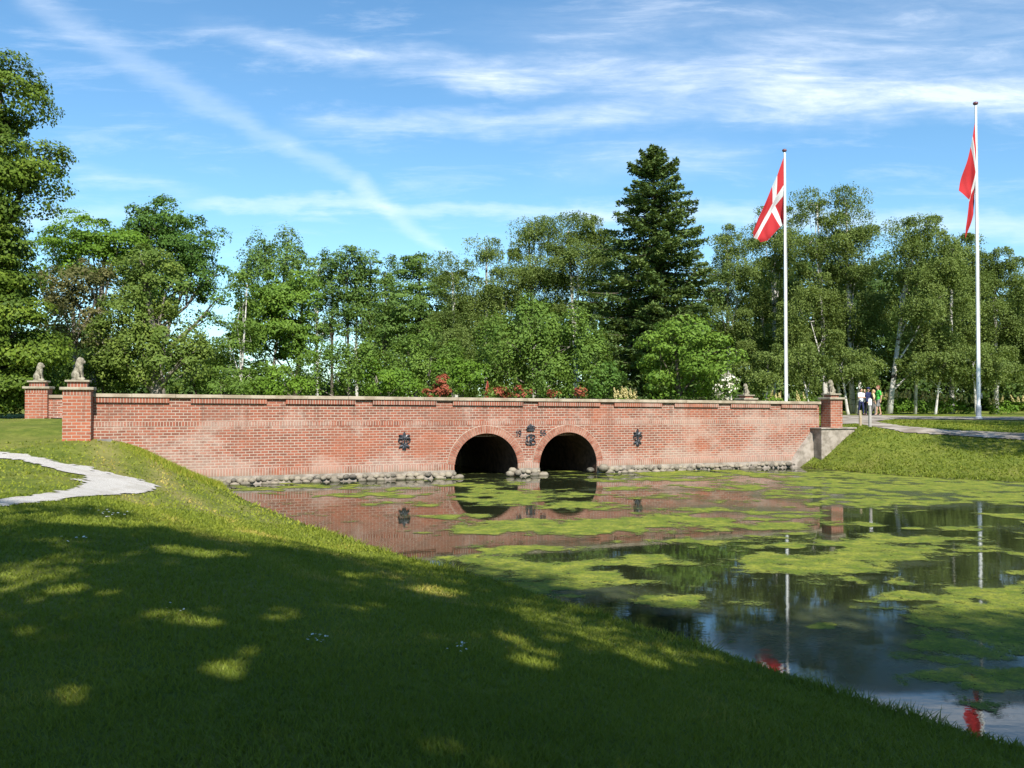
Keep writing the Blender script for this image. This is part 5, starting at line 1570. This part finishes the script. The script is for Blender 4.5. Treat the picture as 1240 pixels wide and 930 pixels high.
# ------------------------------------------------------------------ people
def person(px, pyf, H, face, label, top, legs, hair, bare_legs=False, bare_arms=True, cap=False, long_hair=False, arm='down', Y=None, stride=.12):
    p = hit(px, pyf) if Y is None else np.array([(px - 620) / F * Y, Y, 0.0])
    if Y is not None: p[2] = gz(p[0], Y)
    root = empty('person', tuple(p), face)
    tag(root, label, 'person', 'walkers on the drive beyond the bridge')
    k = H / 1.75
    def v(x, y, z): return (x * k, y * k, z * k)
    # figure faces +x
    joints = {}
    for sg, nm in ((1, 'l'), (-1, 'r')):
        st = stride * sg
        joints[nm] = dict(hip=v(0, .085 * sg, .90), knee=v(st * .75 + .02, .09 * sg, .50), ank=v(st * 1.1 - .02, .09 * sg, .085), toe=v(st * 1.1 + .15, .10 * sg, .03),
                          sh=v(0, .185 * sg, 1.40))
        if arm == 'carry' or (arm == 'fore' and sg > 0):
            joints[nm]['el'] = v(.05, .225 * sg, 1.13); joints[nm]['wr'] = v(.26, .12 * sg, 1.14); joints[nm]['fd'] = (.8, -.55 * sg, .1)
        else:
            joints[nm]['el'] = v(-.02 - st * .3, .225 * sg, 1.12); joints[nm]['wr'] = v(.05 - st * .5, .225 * sg, .87); joints[nm]['fd'] = (.15, 0, -1)
    b = MB()
    # torso, neck, head
    for z, rx, ry in ((.88, .115, .155), (.98, .11, .15), (1.10, .10, .135), (1.22, .11, .155), (1.33, .105, .165), (1.40, .08, .15)):
        b.ball(v(0, 0, z), (rx * k, ry * k, .09 * k), 12, 8)
    b.cap2(v(0, 0, 1.40), .055 * k, v(.015, 0, 1.54), .052 * k)
    b.ball(v(.03, 0, 1.635), (.095 * k, .075 * k, .115 * k), 14, 10)
    b.ball(v(.055, 0, 1.575), (.06 * k, .052 * k, .05 * k), 10, 8)
    b.cap2(v(.115, 0, 1.645), .014 * k, v(.135, 0, 1.61), .018 * k, 2)      # nose
    b.cap2(v(.112, -.022, 1.572), .010 * k, v(.112, .022, 1.572), .010 * k, 3)  # lips
    for sg in (1, -1):
        b.ball(v(.02, .078 * sg, 1.63), (.022 * k, .012 * k, .032 * k), 8, 6)
        b.ball(v(.108, .03 * sg, 1.655), (.014 * k, .018 * k, .010 * k), 8, 6)
    for nm, sg in (('l', 1), ('r', -1)):
        j = joints[nm]
        b.cap2(j['hip'], .085 * k, j['knee'], .055 * k); b.cap2(j['knee'], .055 * k, j['ank'], .038 * k)
        b.cap2(j['ank'], .040 * k, (j['toe'][0], j['toe'][1], j['toe'][2] + .01 * k), .034 * k)
        b.cap2(j['sh'], .055 * k, j['el'], .042 * k); b.cap2(j['el'], .042 * k, j['wr'], .030 * k)
        fd = np.array(j['fd']); fd /= np.linalg.norm(fd)
        w0 = np.array(j['wr']); pm = w0 + fd * .05 * k
        b.cap2(w0, .028 * k, pm, .034 * k, 3)
        sdv = np.cross(fd, (0, 1, 0.2)); sdv /= np.linalg.norm(sdv)
        for q, (o_, l_) in enumerate(((-.030, .055), (-.010, .07), (.010, .075), (.030, .062))):
            b0 = pm + sdv * o_ * k + fd * .015 * k
            m_ = b0 + fd * l_ * .55 * k; e_ = m_ + (fd * .6 + np.array([0, -.5 * sg, 0])) * l_ * .5 * k
            b.cap2(b0, .010 * k, m_, .009 * k, 3); b.cap2(m_, .009 * k, e_, .008 * k, 3)
        t0 = w0 + fd * .02 * k + sdv * .03 * k
        b.cap2(t0, .012 * k, t0 + (fd * .7 + sdv * .6) * .055 * k, .010 * k, 3)
    b.build('body', M['skin'], root, remesh=.013)
    # top
    b = MB()
    for z, rx, ry in ((.93, .13, .172), (1.02, .125, .166), (1.12, .115, .152), (1.22, .125, .17), (1.33, .118, .18), (1.41, .085, .155)):
        b.ball(v(0, 0, z), (rx * k, ry * k, .095 * k), 12, 8)
    for nm in ('l', 'r'):
        j = joints[nm]; sh = np.array(j['sh']); el = np.array(j['el'])
        b.cap2(sh, .072 * k, sh * .35 + el * .65, .062 * k)
        if not bare_arms: b.cap2(el, .055 * k, j['wr'], .042 * k); b.cap2(sh, .07 * k, el, .056 * k)
    b.build('shirt', M[top], root, remesh=.016)
    b = MB()
    for z, rx, ry in ((.84, .13, .168), (.93, .128, .166)):
        b.ball(v(0, 0, z), (rx * k, ry * k, .09 * k), 12, 8)
    for nm in ('l', 'r'):
        j = joints[nm]; hp = np.array(j['hip']); kn = np.array(j['knee'])
        if bare_legs: b.cap2(hp, .105 * k, hp * .2 + kn * .8, .085 * k)
        else: b.cap2(hp, .10 * k, kn, .07 * k); b.cap2(kn, .07 * k, j['ank'], .055 * k)
    b.build('shorts' if bare_legs else 'trousers', M[legs], root, remesh=.016)
    b = MB()
    b.ball(v(.005, 0, 1.665), (.105 * k, .09 * k, .105 * k), 12, 9); b.ball(v(-.03, 0, 1.62), (.075 * k, .082 * k, .10 * k), 10, 8)
    if long_hair: b.cap2(v(-.055, 0, 1.60), .07 * k, v(-.07, 0, 1.42), .05 * k)
    b.build('hair', M[hair], root, remesh=.014)
    b = MB()
    for nm in ('l', 'r'):
        j = joints[nm]; b.cap2((j['ank'][0] - .03 * k, j['ank'][1], .045 * k), .048 * k, (j['toe'][0], j['toe'][1], .042 * k), .042 * k)
    b.build('shoes', M['cloth_black'], root, remesh=.014)
    if cap:
        b = MB(); b.lathe([(.112 * k, 0), (.11 * k, .05 * k), (.08 * k, .095 * k), (.02 * k, .11 * k)], 0, 0, 14); b.box(.08 * k, .20 * k, -.06 * k, .06 * k, -.005, .012 * k)
        o = b.build('cap', M['cloth_navy'], root); o.location = v(.01, 0, 1.69)
    return root
PY = 57.0
person(1042.5, 503, 1.62, R(-70), 'person in a white top and navy trousers standing nearest the birch trunks', 'cloth_white', 'cloth_navy', 'hair_dark', arm='carry', Y=PY, long_hair=True)
person(1047.0, 503, 1.60, R(-110), 'person in a white top half hidden behind the shorter post side companion in white and navy', 'cloth_white', 'cloth_navy', 'hair_fair', arm='down', Y=PY + .5, long_hair=True)
person(1051.3, 503, 1.70, R(-60), 'person in dark navy clothes and a cap behind the white notice', 'cloth_navy', 'cloth_black', 'hair_dark', arm='fore', Y=PY + .3, bare_arms=False, cap=True)
person(1057.6, 503, 1.58, R(-20), 'fair haired person in a pale yellow top next to the green shirt', 'cloth_pale', 'cloth_grey', 'hair_fair', Y=PY + .6, long_hair=True)
person(1063.5, 503, 1.82, R(185), 'person in a bright green shirt and grey shorts with reddish hair', 'cloth_green', 'cloth_grey', 'hair_red', bare_legs=True, Y=PY - .2, stride=.16)
for o in bpy.data.objects:
    if o.get('label', '').startswith('person in a white top half hidden'):
        o['label'] = 'fair haired person in a white top between the two dark haired ones'

# ------------------------------------------------------------------ light and sky
sd_ = Vector((SUN_AZ[0] * math.cos(SUN_EL), SUN_AZ[1] * math.cos(SUN_EL), math.sin(SUN_EL)))
sun_d = bpy.data.lights.new('sun', 'SUN'); sun_d.energy = 5.0; sun_d.angle = R(0.53); sun_d.color = (1.0, 0.955, 0.88)
sun = bpy.data.objects.new('sun', sun_d); link(sun)
sun.rotation_euler = sd_.to_track_quat('Z', 'Y').to_euler(); sun.location = (10, -30, 40)

world = bpy.data.worlds.new('World'); scene.world = world; world.use_nodes = True
t = NT(world.node_tree)
sky = t.n('ShaderNodeTexSky'); sky.sky_type = 'NISHITA'; sky.sun_disc = False
sky.sun_elevation = SUN_EL; sky.sun_rotation = math.atan2(SUN_AZ[0], SUN_AZ[1])
sky.altitude = 0; sky.air_density = 1.0; sky.dust_density = 0.15; sky.ozone_density = 2.0
D = t.n('ShaderNodeTexCoord').outputs['Generated']
dx, dy, dzz = t.sep(D)
ady = t.m('MAXIMUM', t.m('ABSOLUTE', dy), 0.05)
U = t.m('DIVIDE', dx, ady); Hh = t.m('DIVIDE', dzz, ady)
def q_(px, py): return ((px - 620) / F, (HOR - py) / F)
G = t.comb(U, Hh, 0.0)
wob = t.m('MULTIPLY', t.m('SUBTRACT', t.noise(G, 6.0, 4, .6), .5), .05)
wob2 = t.m('MULTIPLY', t.m('SUBTRACT', t.noise(t.mapping(G, scale=(3, 14, 1)), 4.0, 5, .65), .5), .03)
Hw = t.m('ADD', Hh, t.m('ADD', wob, wob2))
def seg(a, b, wa, wb, amp, soft_ends=.08):
    """soft band from a to b (direction space), half widths in px"""
    (ua, ha), (ub, hb) = q_(*a), q_(*b)
    L2 = (ub - ua) ** 2 + (hb - ha) ** 2
    du = t.m('SUBTRACT', U, ua); dh = t.m('SUBTRACT', Hw, ha)
    tt = t.m('DIVIDE', t.m('ADD', t.m('MULTIPLY', du, ub - ua), t.m('MULTIPLY', dh, hb - ha)), L2)
    l = math.sqrt(L2)
    dist = t.m('ABSOLUTE', t.m('DIVIDE', t.m('SUBTRACT', t.m('MULTIPLY', du, hb - ha), t.m('MULTIPLY', dh, ub - ua)), l))
    w_ = t.m('ADD', wa / F, t.m('MULTIPLY', t.m('MINIMUM', t.m('MAXIMUM', tt, 0.0), 1.0), (wb - wa) / F))
    prof = t.ss(t.m('DIVIDE', dist, w_), 1.0, 0.0)
    ends = t.m('MULTIPLY', t.ss(tt, -soft_ends, soft_ends), t.ss(tt, 1 + soft_ends, 1 - soft_ends))
    return t.m('MULTIPLY', t.m('MULTIPLY', prof, ends), amp)
streak = t.noise(t.mapping(G, rot=(0, 0, R(-6)), scale=(2.2, 13, 1)), 2.6, 7, .66, .4)
stk = t.ss(streak, .30, .70)
fine = t.noise(t.mapping(G, rot=(0, 0, R(12)), scale=(5, 16, 1)), 5, 5, .65, .6)
tex = t.m('ADD', t.m('MULTIPLY', stk, .65), t.m('MULTIPLY', fine, .55))
bands = [seg((270, 38), (620, 92), 26, 34, .62, .2), seg((560, 88), (1000, 100), 34, 48, .66, .1), seg((900, 100), (1500, 110), 52, 60, .66, .1),
         seg((380, 152), (780, 140), 22, 28, .62, .15), seg((720, 140), (1500, 110), 30, 40, .55, .1),
         seg((640, 40), (1500, 20), 60, 120, .36, .2), seg((690, 200), (900, 190), 40, 40, .30, .3), seg((60, 190), (260, 240), 14, 20, .22, .3)]
c = bands[0]
for b_ in bands[1:]: c = t.m('ADD', c, b_)
c = t.m('MULTIPLY', c, tex)
trail = [seg((20, -10), (440, 232), 27, 19, .30, .03), seg((430, 226), (545, 308), 22, 11, .36, .06), seg((230, 246), (740, 258), 12, 15, .45, .06), seg((700, 257), (1500, 280), 22, 26, .5, .05), seg((-400, 262), (170, 262), 24, 22, .35, .1)]
for b_ in trail: c = t.m('ADD', c, t.m('MULTIPLY', b_, t.m('ADD', .45, t.m('MULTIPLY', fine, .75))))
low = t.m('MULTIPLY', t.ss(Hh, .24, .02), .12)
c = t.m('ADD', c, low)
gen = t.m('MULTIPLY', t.m('MULTIPLY', t.ss(streak, .50, .74), .24), t.ss(Hh, .02, .2))
c = t.m('ADD', c, gen, clamp=True)
c = t.m('MULTIPLY', t.m('MULTIPLY', c, .66), t.ss(dzz, -.02, .03))
hs = t.n('ShaderNodeHueSaturation'); hs.inputs['Saturation'].default_value = 1.05; hs.inputs['Value'].default_value = 1.0
t.put(hs.inputs['Color'], sky.outputs[0])
skyc = t.mix(1.0, hs.outputs[0], (0.84, 1.12, 1.20), 'MULTIPLY')
final = t.mix(c, skyc, (8.6, 9.1, 9.8))
bg = t.n('ShaderNodeBackground'); t.put(bg.inputs['Color'], final); bg.inputs['Strength'].default_value = 0.092
wo = t.n('ShaderNodeOutputWorld'); t.t.links.new(bg.outputs[0], wo.inputs['Surface'])

vs = scene.view_settings
scene.display_settings.display_device = 'sRGB'
vs.view_transform = 'Standard'; vs.look = 'None'; vs.exposure = 0.72; vs.gamma = 1.0; vs.use_curve_mapping = False
scene.cycles.max_bounces = 8
scene.cycles.transparent_max_bounces = 12
scene.cycles.caustics_reflective = False; scene.cycles.caustics_refractive = False
scene.cycles.use_denoising = True
